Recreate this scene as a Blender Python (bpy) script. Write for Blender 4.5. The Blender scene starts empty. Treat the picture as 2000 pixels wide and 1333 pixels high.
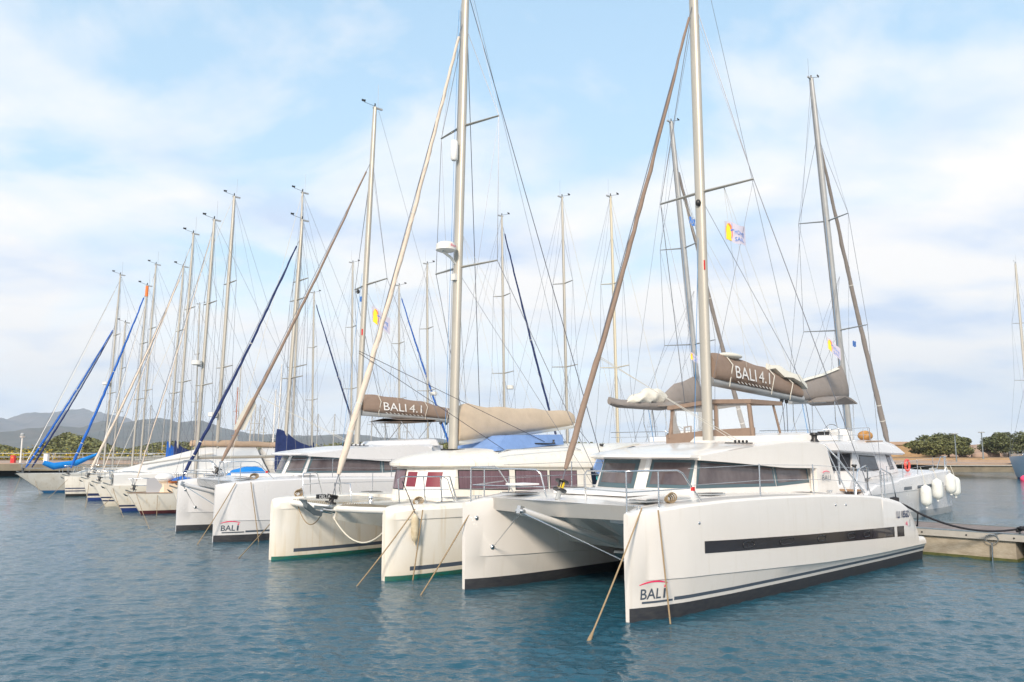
import bpy, math, random
import numpy as np
from mathutils import Vector, Matrix
random.seed(7); rng = np.random.default_rng(7)
SC = bpy.context.scene; COL = SC.collection
R = math.radians
# ---------------------------------------------------------------- camera
F, HOR, EYE = 1560.0, 880.0, 2.8
PITCH = math.atan((HOR-666.5)/F)
cd = bpy.data.cameras.new('camera'); cam = bpy.data.objects.new('camera', cd); COL.objects.link(cam)
cd.sensor_width = 36; cd.lens = F/2000*36; cd.clip_start = .1; cd.clip_end = 20000
cam.location = (0, 0, EYE); cam.rotation_euler = (math.pi/2+PITCH, 0, 0); SC.camera = cam
# ---------------------------------------------------------------- exposure, world, sun
SC.view_settings.view_transform = 'Standard'; SC.view_settings.look = 'None'
SC.view_settings.exposure = .85; SC.view_settings.gamma = 1; SC.view_settings.use_curve_mapping = False
SUN_EL, SUN_AZ = 30, 196      # azimuth measured clockwise from +Y (sun behind the left shoulder)
W = bpy.data.worlds.new('World'); SC.world = W; W.use_nodes = True
nt = W.node_tree; nt.nodes.clear(); N = nt.nodes.new; L = nt.links.new
out = N('ShaderNodeOutputWorld'); bg = N('ShaderNodeBackground'); L(bg.outputs[0], out.inputs[0])
sky = N('ShaderNodeTexSky'); sky.sky_type = 'NISHITA'; sky.sun_disc = False
sky.sun_elevation = R(SUN_EL); sky.sun_rotation = R(SUN_AZ); sky.air_density = 1.0; sky.dust_density = .6; sky.ozone_density = 1.6
tc = N('ShaderNodeTexCoord'); sep = N('ShaderNodeSeparateXYZ'); L(tc.outputs['Generated'], sep.inputs[0])
def M_(op, a, b=None, c=None):
    n = N('ShaderNodeMath'); n.operation = op
    for i, q in enumerate((a, b, c)):
        if q is None: continue
        if isinstance(q, (int, float)): n.inputs[i].default_value = q
        else: L(q, n.inputs[i])
    return n.outputs[0]
zc = M_('MAXIMUM', sep.outputs[2], 0.0); den = M_('ADD', zc, .22)
cv = N('ShaderNodeCombineXYZ'); L(M_('DIVIDE', sep.outputs[0], den), cv.inputs[0]); L(M_('DIVIDE', sep.outputs[1], den), cv.inputs[1])
def wnoise(scale, det, rough, off, dist=0.0, sy=1.0):
    mp = N('ShaderNodeMapping'); mp.inputs['Location'].default_value = off; mp.inputs['Scale'].default_value = (1, sy, 1)
    L(cv.outputs[0], mp.inputs[0]); n = N('ShaderNodeTexNoise'); L(mp.outputs[0], n.inputs['Vector'])
    n.inputs['Scale'].default_value = scale; n.inputs['Detail'].default_value = det; n.inputs['Roughness'].default_value = rough
    n.inputs['Distortion'].default_value = dist; return n.outputs[0]
def ramp(src, pts):
    r = N('ShaderNodeValToRGB'); L(src, r.inputs[0]); e = r.color_ramp.elements
    while len(e) < len(pts): e.new(.5)
    for i, (p, c) in enumerate(pts): e[i].position = p; e[i].color = (*c, 1) if isinstance(c, tuple) else (c, c, c, 1)
    return r.outputs[0]
def mixc(f, a, b):
    m = N('ShaderNodeMix'); m.data_type = 'RGBA'
    if isinstance(f, (int, float)): m.inputs[0].default_value = f
    else: L(f, m.inputs[0])
    for i, q in ((6, a), (7, b)):
        if isinstance(q, tuple): m.inputs[i].default_value = (*q, 1)
        else: L(q, m.inputs[i])
    return m.outputs[2]
skc = N('ShaderNodeMix'); skc.data_type = 'RGBA'; skc.blend_type = 'MULTIPLY'; skc.inputs[0].default_value = 1
L(sky.outputs[0], skc.inputs[6]); skc.inputs[7].default_value = (.12, .12, .12, 1)
hz = ramp(sep.outputs[2], [(0.0, 1.0), (.10, .92), (.30, .80), (.8, .6)])
lowc = ramp(sep.outputs[2], [(0.0, (.86, .87, .85)), (.05, (.68, .72, .74)), (.22, (.33, .46, .54)), (.6, (.25, .39, .51))])
blue = mixc(hz, skc.outputs[2], lowc)            # thin high haze whitening the blue
cover = M_('ADD', M_('MULTIPLY', wnoise(1.35, 8, .55, (3.1, 1.7, .4), .35, 1.0), .8), M_('MULTIPLY', wnoise(.45, 2, .5, (7.3, 2.2, 1)), .45))
bias = M_('ADD', M_('MULTIPLY', M_('ABSOLUTE', M_('ADD', sep.outputs[0], .08)), .26), M_('MULTIPLY', M_('SUBTRACT', .20, sep.outputs[2]), .30))
cover = M_('ADD', cover, bias)
cmask = M_('MULTIPLY', ramp(cover, [(.53, 0.0), (.60, .52), (.70, .92)]), ramp(sep.outputs[2], [(0.0, .55), (.10, 1.0)]))
shade = ramp(wnoise(1.9, 5, .5, (8.7, 5.1, 0), .2, 1.3), [(.33, (.34, .40, .51)), (.42, (.48, .495, .53)), (.53, (.59, .56, .53))])
L(mixc(cmask, blue, shade), bg.inputs[0]); bg.inputs[1].default_value = 1.12
sd = bpy.data.lights.new('sun', 'SUN'); sd.energy = 2.7; sd.angle = R(10); sd.color = (1, .86, .70)
so = bpy.data.objects.new('sun', sd); COL.objects.link(so)
az, el = R(SUN_AZ), R(SUN_EL)
so.rotation_euler = Vector((math.sin(az)*math.cos(el), math.cos(az)*math.cos(el), math.sin(el))).to_track_quat('Z', 'Y').to_euler()

# ---------------------------------------------------------------- materials
MATS = {}
def mat(name, col, rough=.5, metal=0.0, var=0.0, vscale=3.0, bump=0.0, bscale=30.0, spec=.5, coat=0.0, alpha=1.0, trans=0.0, stain=None, stretch=(1, 1, 1)):
    if name in MATS: return MATS[name]
    m = bpy.data.materials.new(name); m.use_nodes = True; t = m.node_tree; b = t.nodes['Principled BSDF']
    b.inputs['Base Color'].default_value = (*col, 1); b.inputs['Roughness'].default_value = rough; b.inputs['Metallic'].default_value = metal
    b.inputs['Specular IOR Level'].default_value = spec; b.inputs['Coat Weight'].default_value = coat
    b.inputs['Alpha'].default_value = alpha; b.inputs['Transmission Weight'].default_value = trans
    tcn = t.nodes.new('ShaderNodeTexCoord'); mp = t.nodes.new('ShaderNodeMapping'); mp.inputs['Scale'].default_value = stretch
    t.links.new(tcn.outputs['Object'], mp.inputs[0])
    if var > 0 or stain:
        n = t.nodes.new('ShaderNodeTexNoise'); n.inputs['Scale'].default_value = vscale; n.inputs['Detail'].default_value = 6; n.inputs['Roughness'].default_value = .6
        t.links.new(mp.outputs[0], n.inputs['Vector'])
        r = t.nodes.new('ShaderNodeValToRGB'); r.color_ramp.elements[0].position = .3; r.color_ramp.elements[1].position = .7
        c2 = stain or tuple(c*(1-var) for c in col)
        r.color_ramp.elements[0].color = (*c2, 1); r.color_ramp.elements[1].color = (*col, 1)
        t.links.new(n.outputs[0], r.inputs[0]); t.links.new(r.outputs[0], b.inputs['Base Color'])
        rr = t.nodes.new('ShaderNodeMapRange'); rr.inputs[3].default_value = min(1, rough*1.35); rr.inputs[4].default_value = rough*.85
        t.links.new(n.outputs[0], rr.inputs[0]); t.links.new(rr.outputs[0], b.inputs['Roughness'])
    if bump > 0:
        n2 = t.nodes.new('ShaderNodeTexNoise'); n2.inputs['Scale'].default_value = bscale; n2.inputs['Detail'].default_value = 4
        t.links.new(mp.outputs[0], n2.inputs['Vector'])
        bp = t.nodes.new('ShaderNodeBump'); bp.inputs['Strength'].default_value = bump; bp.inputs['Distance'].default_value = .02
        t.links.new(n2.outputs[0], bp.inputs['Height']); t.links.new(bp.outputs[0], b.inputs['Normal'])
    MATS[name] = m; return m
GEL = mat('gelcoat_white', (.75, .72, .68), .22, var=.05, vscale=1.3, coat=.4, bump=.015, bscale=1.5)
GELC = mat('gelcoat_cream', (.80, .775, .72), .3, var=.07, vscale=1.5, coat=.2, stain=(.77, .73, .64))
GELO = mat('gelcoat_old', (.76, .74, .69), .35, var=.10, vscale=2.2, stain=(.66, .62, .54))
GELW = mat('gelcoat_cold', (.66, .66, .67), .25, var=.04, vscale=1.0)
DECK = mat('deck_nonskid', (.77, .77, .77), .6, var=.06, vscale=4, bump=.1, bscale=200)
ANTI = mat('antifoul_black', (.022, .024, .034), .55, var=.4, vscale=6, stain=(.05, .052, .055), stretch=(1, 1, 4))
def streaks(m, col, amt, z0=0.0):
    t = m.node_tree; b = t.nodes['Principled BSDF']; src = b.inputs['Base Color'].links[0].from_socket
    tcn = t.nodes.new('ShaderNodeTexCoord'); mp = t.nodes.new('ShaderNodeMapping'); mp.inputs['Scale'].default_value = (9, 9, .35); t.links.new(tcn.outputs['Object'], mp.inputs[0])
    n = t.nodes.new('ShaderNodeTexNoise'); n.inputs['Scale'].default_value = 1; n.inputs['Detail'].default_value = 5; t.links.new(mp.outputs[0], n.inputs['Vector'])
    r = t.nodes.new('ShaderNodeMapRange'); r.inputs[1].default_value = .56; r.inputs[2].default_value = .82; r.inputs[4].default_value = amt; t.links.new(n.outputs[0], r.inputs[0])
    sp_ = t.nodes.new('ShaderNodeSeparateXYZ'); t.links.new(tcn.outputs['Object'], sp_.inputs[0])
    w = t.nodes.new('ShaderNodeMapRange'); w.inputs[1].default_value = .75; w.inputs[2].default_value = .15; w.inputs[4].default_value = amt*.8; t.links.new(sp_.outputs[2], w.inputs[0])
    n2 = t.nodes.new('ShaderNodeTexNoise'); n2.inputs['Scale'].default_value = 3; n2.inputs['Detail'].default_value = 5; t.links.new(tcn.outputs['Object'], n2.inputs['Vector'])
    mu = t.nodes.new('ShaderNodeMath'); mu.operation = 'MULTIPLY'; t.links.new(w.outputs[0], mu.inputs[0]); t.links.new(n2.outputs[0], mu.inputs[1])
    ad = t.nodes.new('ShaderNodeMath'); ad.operation = 'ADD'; ad.use_clamp = True; t.links.new(r.outputs[0], ad.inputs[0]); t.links.new(mu.outputs[0], ad.inputs[1])
    mx = t.nodes.new('ShaderNodeMix'); mx.data_type = 'RGBA'; t.links.new(ad.outputs[0], mx.inputs[0]); t.links.new(src, mx.inputs[6]); mx.inputs[7].default_value = (*col, 1); t.links.new(mx.outputs[2], b.inputs['Base Color'])
streaks(GEL, (.60, .55, .47), .35); streaks(GELC, (.60, .47, .28), .75); streaks(GELO, (.45, .38, .28), .7); streaks(GELW, (.62, .60, .56), .3)
GREEN = mat('antifoul_green', (.0, .17, .14), .6, var=.4, vscale=5, stain=(.04, .09, .05), stretch=(1, 1, 6))
BLUEA = mat('antifoul_blue', (.02, .14, .34), .6, var=.3)
NAVYA = mat('antifoul_navy', (.02, .05, .22), .6, var=.3)
REDA = mat('antifoul_red', (.10, .02, .025), .6, var=.4)
STRIPE = mat('stripe_slate', (.07, .09, .12), .35)
NAVYS = mat('stripe_navy', (.02, .03, .09), .35)
BLK = mat('black_plastic', (.018, .018, .02), .4)
HWIN = mat('hull_window', (.030, .030, .038), .12, var=.3, vscale=.6)
GLASS = mat('window_glass', (.135, .115, .12), .06, var=.55, vscale=2.2, coat=.2, stretch=(1, 1, .5), stain=(.06, .045, .05))
FRAME = mat('window_surround', (.07, .115, .135), .25)
CURT = mat('curtained_glass', (.20, .125, .15), .12, var=.35, vscale=6, stretch=(3, 3, .1))
REDW = mat('red_curtain_glass', (.22, .035, .055), .15, var=.2)
STEEL = mat('stainless', (.66, .67, .68), .22, 1.0)
WIRE = mat('rigging_wire', (.17, .18, .21), .4, .4)
WIREB = mat('rigging_rope_blue', (.05, .25, .55), .7)
WIREK = mat('rigging_rope_dark', (.03, .035, .06), .7)
WIREW = mat('rigging_rope_light', (.62, .60, .54), .8)
MAST = mat('mast_alloy', (.48, .455, .40), .38, .25, var=.12, vscale=2, stretch=(1, 1, .3))
MASTG = mat('mast_grey', (.42, .43, .43), .38, .35, var=.15, vscale=2)
MASTW = mat('mast_white', (.74, .73, .69), .35)
WOODM = mat('mast_varnish', (.42, .12, .03), .3)
TAUPE = mat('canvas_taupe', (.27, .195, .15), .85, var=.14, vscale=5, bump=.5, bscale=5)
TAUPG = mat('canvas_grey', (.27, .24, .22), .85, var=.12, vscale=4, bump=.5, bscale=5)
BEIGE = mat('canvas_beige', (.58, .47, .35), .85, var=.14, vscale=3, bump=.55, bscale=4)
SAILB = mat('canvas_sand', (.70, .60, .50), .85, var=.12, vscale=6, bump=.4, bscale=12)
SAIL = mat('sailcloth', (.72, .69, .60), .7, var=.07, vscale=3, bump=.6, bscale=4)
SAILW = mat('sailcloth_white', (.76, .75, .72), .7, var=.05)
ROYAL = mat('canvas_royal', (.01, .13, .55), .8, var=.2, vscale=5, bump=.4, bscale=8)
CYAN = mat('canvas_azure', (.0, .22, .66), .75, var=.15, vscale=4, bump=.3, bscale=8)
NAVY = mat('canvas_navy', (.012, .03, .13), .8, var=.3, vscale=4, bump=.4, bscale=6)
PALEB = mat('canvas_pale_blue', (.20, .33, .62), .8, var=.15, vscale=4, bump=.4, bscale=6)
TARP = mat('tarpaulin', (.66, .665, .66), .75, var=.08, vscale=1.2, bump=.5, bscale=2.5)
VINYL = mat('clear_vinyl', (.8, .84, .86), .1, alpha=.28)
TEAK = mat('teak', (.40, .24, .13), .6, var=.25, vscale=8, stretch=(1, 8, 1))
WOODR = mat('varnished_wood', (.45, .14, .04), .35, var=.2)
ROPE = mat('rope_tan', (.36, .26, .15), .9, var=.3, vscale=40)
ROPEK = mat('rope_black', (.02, .02, .025), .8)
ROPEW = mat('rope_pale', (.60, .57, .48), .9)
FEND = mat('fender_white', (.74, .76, .73), .4, var=.06, vscale=3)
FENDO = mat('fender_aged', (.66, .60, .46), .6, var=.2, vscale=6, stain=(.45, .36, .22))
RED = mat('red_paint', (.65, .03, .03), .4)
PINK = mat('logo_pink', (.78, .03, .12), .4)
ORNG = mat('orange_print', (.90, .22, .05), .7)
YELL = mat('yellow_print', (.92, .66, .03), .7)
WHITE = mat('white_paint', (.8, .8, .79), .45)
BLUEP = mat('blue_print', (.05, .20, .60), .7)
GREYP = mat('grey_plastic', (.35, .37, .38), .5)
GALV = mat('galvanised', (.24, .28, .30), .5, .5, var=.3, vscale=8)
FLAGW = mat('flag_white', (.52, .50, .60), .8)
CONC = mat('concrete_stained', (.42, .37, .29), .85, var=.3, vscale=2.5, bump=.4, bscale=20, stain=(.26, .22, .16), stretch=(1, 1, 2.5))
CONCP = mat('concrete_pale', (.42, .40, .36), .8, var=.15, vscale=3, bump=.3, bscale=30)
ALGAE = mat('algae', (.10, .11, .03), .8, var=.5, vscale=8)
PLANK = mat('weathered_planks', (.27, .22, .20), .8, var=.35, vscale=1.2, bump=.3, bscale=25, stretch=(.25, 7, 1))
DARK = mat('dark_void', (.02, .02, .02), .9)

# ---------------------------------------------------------------- mesh helper
class MB:
    def __init__(s): s.v = []; s.f = []; s.m = []
    def add(s, vs, fs, m=0):
        o = len(s.v); s.v += [tuple(v) for v in vs]
        for i, f in enumerate(fs): s.f.append(tuple(o+k for k in f)); s.m.append(m[i] if isinstance(m, list) else m)
        return s
    def poly(s, pts, m=0): return s.add(pts, [tuple(range(len(pts)))], m)
    def box(s, c, d, m=0, rz=0.0, ry=0.0):
        q = Matrix.Rotation(rz, 3, 'Z') @ Matrix.Rotation(ry, 3, 'Y'); vs = []
        for k in range(8):
            p = q @ Vector(((k & 1)-.5, ((k >> 1) & 1)-.5, ((k >> 2) & 1)-.5)*Vector(d)) if False else q @ Vector((((k & 1)-.5)*d[0], (((k >> 1) & 1)-.5)*d[1], (((k >> 2) & 1)-.5)*d[2]))
            vs.append((c[0]+p.x, c[1]+p.y, c[2]+p.z))
        return s.add(vs, [(0, 2, 3, 1), (4, 5, 7, 6), (0, 1, 5, 4), (2, 6, 7, 3), (0, 4, 6, 2), (1, 3, 7, 5)], m)
    def tube(s, pts, r, n=8, m=0, flat=1.0, closed=False):
        P = [Vector(p) for p in pts]; k = len(P); rs = r if isinstance(r, (list, tuple)) else [r]*k; vs = []
        up = None
        for i, p in enumerate(P):
            t = (P[(i+1) % k]-P[i-1]) if closed else (P[min(i+1, k-1)]-P[max(i-1, 0)])
            t.normalize()
            if up is None:
                a = Vector((0, 0, 1)) if abs(t.z) < .9 else Vector((0, 1, 0)); u = a.cross(t).normalized()
            else: u = (up - t*up.dot(t)).normalized()
            up = u; w = t.cross(u)
            for j in range(n):
                an = 2*math.pi*j/n; q = p + u*math.cos(an)*rs[i]*flat + w*math.sin(an)*rs[i]; vs.append(tuple(q))
        fs = []
        for i in range(k if closed else k-1):
            for j in range(n):
                a, b = i*n+j, i*n+(j+1) % n; c, d = ((i+1) % k)*n+(j+1) % n, ((i+1) % k)*n+j; fs.append((a, b, c, d))
        if not closed: fs += [tuple(range(n-1, -1, -1)), tuple(range((k-1)*n, k*n))]
        return s.add(vs, fs, m)
    def loft(s, secs, m=0, ring=True, cap=True):
        n = len(secs[0]); vs = [q for c in secs for q in c]; fs = []; ms = []
        for i in range(len(secs)-1):
            for j in range(n if ring else n-1):
                k = (j+1) % n; fs.append((i*n+j, i*n+k, (i+1)*n+k, (i+1)*n+j)); ms.append(m(i, j) if callable(m) else m)
        if cap and ring:
            fs += [tuple(range(n-1, -1, -1)), tuple(range((len(secs)-1)*n, len(secs)*n))]; ms += [m(-1, 0) if callable(m) else m]*2
        return s.add(vs, fs, ms)
    def ball(s, c, rx, ry, rz, m=0, n=12, k=8):
        secs = []
        for i in range(k+1):
            a = -math.pi/2+math.pi*i/k; q = max(math.cos(a), .02)
            secs.append([(c[0]+rx*q*math.cos(2*math.pi*j/n), c[1]+ry*q*math.sin(2*math.pi*j/n), c[2]+rz*math.sin(a)) for j in range(n)])
        return s.loft(secs, m)
    def done(s, name, mats, parent=None, smooth=35, label=None, cat=None, group=None, kind=None, fix=True):
        me = bpy.data.meshes.new(name); me.from_pydata(s.v, [], s.f)
        for q in (mats if isinstance(mats, (list, tuple)) else [mats]): me.materials.append(q)
        me.polygons.foreach_set('material_index', s.m)
        if fix:
            import bmesh
            bm = bmesh.new(); bm.from_mesh(me); bmesh.ops.recalc_face_normals(bm, faces=bm.faces); bm.to_mesh(me); bm.free()
        if smooth:
            me.shade_smooth(); me.set_sharp_from_angle(angle=R(smooth))
        o = bpy.data.objects.new(name, me); COL.objects.link(o)
        if parent: o.parent = parent
        props(o, label, cat, group, kind); return o
def props(o, label=None, cat=None, group=None, kind=None):
    if label: o['label'] = label
    if cat: o['category'] = cat
    if group: o['group'] = group
    if kind: o['kind'] = kind
def thing(name, loc, rz, label, cat, group=None):
    o = bpy.data.objects.new(name, None); o.empty_display_size = .3; COL.objects.link(o); o.location = loc; o.rotation_euler = (0, 0, rz)
    props(o, label, cat, group); return o
def wire(par, pts, r=.007, m=None, name='shroud'):
    return MB().tube(pts, r, 5).done(name, m or WIRE, par, smooth=60)
def interp(t, x):
    if x <= t[0][0]: return t[0][1]
    for (a, u), (b, v) in zip(t, t[1:]):
        if x <= b:
            k = (x-a)/(b-a); return u+(v-u)*k
    return t[-1][1]
def sag(a, b, d, n=10):
    a, b = Vector(a), Vector(b); return [tuple(a.lerp(b, i/n)-Vector((0, 0, d*4*(i/n)*(1-i/n)))) for i in range(n+1)]
def text(par, s, fn, w, h, m, name='lettering', shear=0.0, bold=0.0):
    cu = bpy.data.curves.new('txt', 'FONT'); cu.body = s; cu.resolution_u = 3; cu.shear = shear; cu.offset = bold
    ob = bpy.data.objects.new('txt', cu); COL.objects.link(ob)
    bpy.context.view_layer.update()
    me0 = ob.evaluated_get(bpy.context.evaluated_depsgraph_get()).to_mesh()
    vs = [tuple(v.co) for v in me0.vertices]; fs = [tuple(p.vertices) for p in me0.polygons]
    ob.to_mesh_clear(); bpy.data.objects.remove(ob); bpy.data.curves.remove(cu)
    x0 = min(v[0] for v in vs); x1 = max(v[0] for v in vs); y0 = min(v[1] for v in vs); y1 = max(v[1] for v in vs)
    b = MB(); b.add([fn((v[0]-x0)/(x1-x0)*w, (v[1]-y0)/(y1-y0)*h) for v in vs], fs)
    return b.done(name, m, par, smooth=0, fix=False)

# ---------------------------------------------------------------- frames
A1 = R(43.245); O1 = Vector((.4598, 15.2045, 0))          # bow line of the row of boats; local x runs aft, y to the far side
def RW(x, y, z=0.0): return Vector((O1.x+x*math.cos(A1)-y*math.sin(A1), O1.y+x*math.sin(A1)+y*math.cos(A1), z))

# ---------------------------------------------------------------- water
def build_water():
    xs = list(np.arange(-15, 15.01, .045)); st = .045
    while xs[-1] < 6000: st = min(st*1.05, 300); xs.append(xs[-1]+st)
    st = .045; left = []
    x = -15.0
    while x > -6000: st = min(st*1.02 if x > -60 else st*1.06, 300); x -= st; left.append(x)
    xs = np.array(left[::-1]+xs)
    ys = [3.5]; st = .07
    while ys[-1] < 6000: ys.append(ys[-1]+(.0047*max(ys[-1], 8) if ys[-1] < 80 else .05*ys[-1]))
    lo = []; y = 3.5; st = .1
    while y > -3000: st *= 1.3; y -= st; lo.append(y)
    ys = np.array(lo[::-1]+ys)
    X, Y = np.meshgrid(xs, ys); dx = np.gradient(xs)[None, :]; dy = np.gradient(ys)[:, None]
    sp = np.maximum(dx, dy)+0*X; Z = np.zeros_like(X)
    for i in range(110):
        lam = .11*(1.027**i) if i < 104 else random.uniform(2.5, 5)
        th = R(68)+random.gauss(0, .62); k = 2*math.pi/lam
        slope = (.054 if lam < .3 else .031 if lam < .6 else .010 if lam < 1.1 else .006)
        amp = slope/k*random.uniform(.5, 1.4)
        fade = np.clip((lam/sp-2.0)/1.5, 0, 1)
        ph = random.uniform(0, 6.28)
        q = np.sin(k*(X*math.cos(th)+Y*math.sin(th))+ph+.6*np.sin(X*.31*random.uniform(.5, 1.5)+Y*.23+ph))
        Z += fade*amp*(q+.25*(q*q-.5))
    gust = .75+.35*np.sin(X*.12+1.3*np.sin(Y*.09))*np.sin(Y*.16+.8*np.sin(X*.11+2))
    Z *= gust
    n, m = X.shape; me = bpy.data.meshes.new('water')
    me.vertices.add(n*m); me.vertices.foreach_set('co', np.stack([X, Y, Z], -1).astype(np.float32).ravel())
    idx = np.arange(n*m).reshape(n, m); q = np.stack([idx[:-1, :-1], idx[:-1, 1:], idx[1:, 1:], idx[1:, :-1]], -1).reshape(-1, 4)
    me.loops.add(q.size); me.loops.foreach_set('vertex_index', q.ravel().astype(np.int32))
    me.polygons.add(len(q)); me.polygons.foreach_set('loop_start', np.arange(0, q.size, 4, dtype=np.int32)); me.polygons.foreach_set('loop_total', np.full(len(q), 4, np.int32))
    me.update(); me.shade_smooth()
    w = bpy.data.materials.new('sea_water'); w.use_nodes = True; t = w.node_tree; b = t.nodes['Principled BSDF']
    b.inputs['Base Color'].default_value = (.017, .080, .118, 1); b.inputs['Roughness'].default_value = .07; b.inputs['IOR'].default_value = 1.333
    g = t.nodes.new('ShaderNodeNewGeometry'); mp = t.nodes.new('ShaderNodeMapping'); mp.inputs['Rotation'].default_value = (0, 0, R(-20)); mp.inputs['Scale'].default_value = (.45, 1, 1)
    t.links.new(g.outputs['Position'], mp.inputs[0]); last = None
    for sc, dist, stg in ((24, .011, 1.0), (9, .020, .8), (1.6, .05, .25)):
        nn = t.nodes.new('ShaderNodeTexNoise'); nn.inputs['Scale'].default_value = sc; nn.inputs['Detail'].default_value = 3
        t.links.new(mp.outputs[0], nn.inputs['Vector']); bp = t.nodes.new('ShaderNodeBump'); bp.inputs['Distance'].default_value = dist; bp.inputs['Strength'].default_value = stg
        t.links.new(nn.outputs[0], bp.inputs['Height'])
        if last: t.links.new(last.outputs[0], bp.inputs['Normal'])
        last = bp
    t.links.new(last.outputs[0], b.inputs['Normal'])
    me.materials.append(w); o = bpy.data.objects.new('water', me); COL.objects.link(o); props(o, kind='structure')
build_water()

# ---------------------------------------------------------------- shared boat pieces
def mast(par, x, z0, z1, rake=0.0, r=.1, m=None, spreaders=((.56, 1.4, .25),), chain=(8.2, 2.3, 1.7), hound=None, head=True, two=True, y0=0.0, n=10, anten=True):
    """mast, spreaders, side stays and masthead gear; chain = (x, y, z) of the shroud feet"""
    top = lambda z: (x+rake*(z-z0)/(z1-z0), y0, z)
    mb = MB(); H = z1-z0
    mb.tube([top(z0), top(z0+H*.7), top(z0+H*.93), top(z1)], [r, r, r*.85, r*.7], 12, 0, flat=.72)
    mb.done('mast', m or MAST, par, 50)
    hz_ = hound or z0+H*.86
    tips = []
    for (fz, sp, sw) in spreaders:
        z = z0+H*fz
        for s in (-1, 1):
            tip = (top(z)[0]+sw, y0+s*sp, z+.06); MB().tube([top(z), tip], [.035, .022], 6, 0, flat=1.6).done('spreader', m or MAST, par, 60)
        tips.append((z, sp, sw))
    for s in (-1, 1):
        pts = [top(hz_)]
        for (z, sp, sw) in reversed(tips): pts.append((top(z)[0]+sw, y0+s*sp, z+.06))
        pts.append((chain[0], y0+s*chain[1], chain[2]))
        wire(par, pts, .0095 if r > .13 else .008)
        if tips:
            z, sp, sw = tips[0]; wire(par, [(top(z-.1)), (chain[0]-.25, y0+s*(chain[1]-.05), chain[2])], .006)
            zt_ = tips[-1][0]; wire(par, [top(min(z1-.3, zt_+H*.36)), (top(zt_)[0]+tips[-1][2], y0+s*tips[-1][1], zt_+.06), top(max(z0+.4, tips[0][0]-H*.40))], .005, name='diamond_stay')
    if head:
        t = Vector(top(z1)); b = MB()
        b.box((t.x+.12, t.y, t.z-.02), (.42, .06, .07)); b.tube([t, t+Vector((0, 0, .16))], [.03, .03], 6, 1)
        b.done('masthead_fitting', [MASTG, BLK], par, 0)
        v = MB(); v.tube([t+Vector((0, 0, .05)), t+Vector((-.42, .12, .16))], .009, 4, 0)
        v.box(t+Vector((-.45, .12, .22)), (.16, .015, .09), 0); v.ball(t+Vector((-.38, .12, .25)), .03, .03, .03, 0, 6, 4)
        v.done('wind_vane', BLK, par, 0)
        if anten: MB().tube([t+Vector((.1, -.06, 0)), t+Vector((.1, -.06, .95))], .006, 4).done('antenna', WIRE, par, 0)
    return top
def furled(par, a, b, r, m, name='furled_headsail', wob=.012, seed=0, lo=.055, hi=.93, drum=True):
    a, b = Vector(a), Vector(b); rd = random.Random(seed+11); wire(par, [a, b], .011, name='forestay')
    n = 36; pts = []; rr = []
    for i in range(n+1):
        t = lo+(hi-lo)*i/n; p = a.lerp(b, t); k = i/n
        rr.append(r*(min(1, .55+k*14))*(1.05-.55*k)*(1+.05*math.sin(k*75)+rd.uniform(-.04, .04)))
        sgl = math.sin(math.pi*k); pts.append(p+Vector((rd.uniform(-wob, wob), rd.uniform(-wob, wob), 0))+Vector((sgl*.06, 0, -sgl*.10)))
    sl = MB().tube(pts, rr, 10).done(name, m, par, 60)
    if r > .065:                       # spiral edge of the sun strip and a few lashings
        hp = []; hr = []
        for i in range(n*5+1):
            k = i/(n*5); f = k*n; j = min(int(f), n-1); p = Vector(pts[j]).lerp(Vector(pts[j+1]), f-j); q_ = rr[j]+(rr[j+1]-rr[j])*(f-j); an = k*2*math.pi*7
            hp.append(p+Vector((math.cos(an), math.sin(an), 0))*q_*1.0); hr.append(.008)
        MB().tube(hp, hr, 4).done('leech_seam', m, sl, 60)
        for k in (3, 5, 20): MB().tube([Vector(pts[k])-(b-a).normalized()*.02, Vector(pts[k])+(b-a).normalized()*.02], [rr[k]*1.08]*2, 10).done('lashing', WIREW, sl, 0)
    if drum:
        d = (b-a).normalized(); q = a+d*.12; k = MB()
        k.tube([q, q+d*.03, q+d*.035, q+d*.17, q+d*.175, q+d*.2], [.14, .14, .06, .06, .14, .14], 14, 0); k.done('furler_drum', BLK, par, 40)
def canvas_tube(par, st, m, name='sail_cover', yo=0.0, folds=.02, seed=1):
    """st: list of (x, zbottom, ztop, halfwidth) -> teardrop-section cover along the boom"""
    rd = random.Random(seed); secs = []; N_ = 26
    for i in range(N_+1):
        k = i/N_; x = st[0][0]+(st[-1][0]-st[0][0])*k
        zb, zt, w = (interp([(q[0], q[j]) for q in st], x) for j in (1, 2, 3))
        ph = rd.uniform(0, 6); c = []
        for (u, v) in ((0, 0), (.75, .06), (1, .22), (.95, .45), (.7, .7), (.35, .9), (0.0, 1), (-.35, .9), (-.7, .7), (-.95, .45), (-1, .22), (-.75, .06)):
            f = 1+folds*3*math.sin(v*9+ph); c.append((x+rd.uniform(-.01, .01), yo+u*w*f, zb+(zt-zb)*v+folds*math.sin(k*23+u*2)*(v > .8)))
        secs.append(c)
    return MB().loft(secs).done(name, m, par, 60)
def rail(par, pts, r=.014, name='guard_rail', m=None): return MB().tube(pts, r, 6).done(name, m or STEEL, par, 60)
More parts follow.
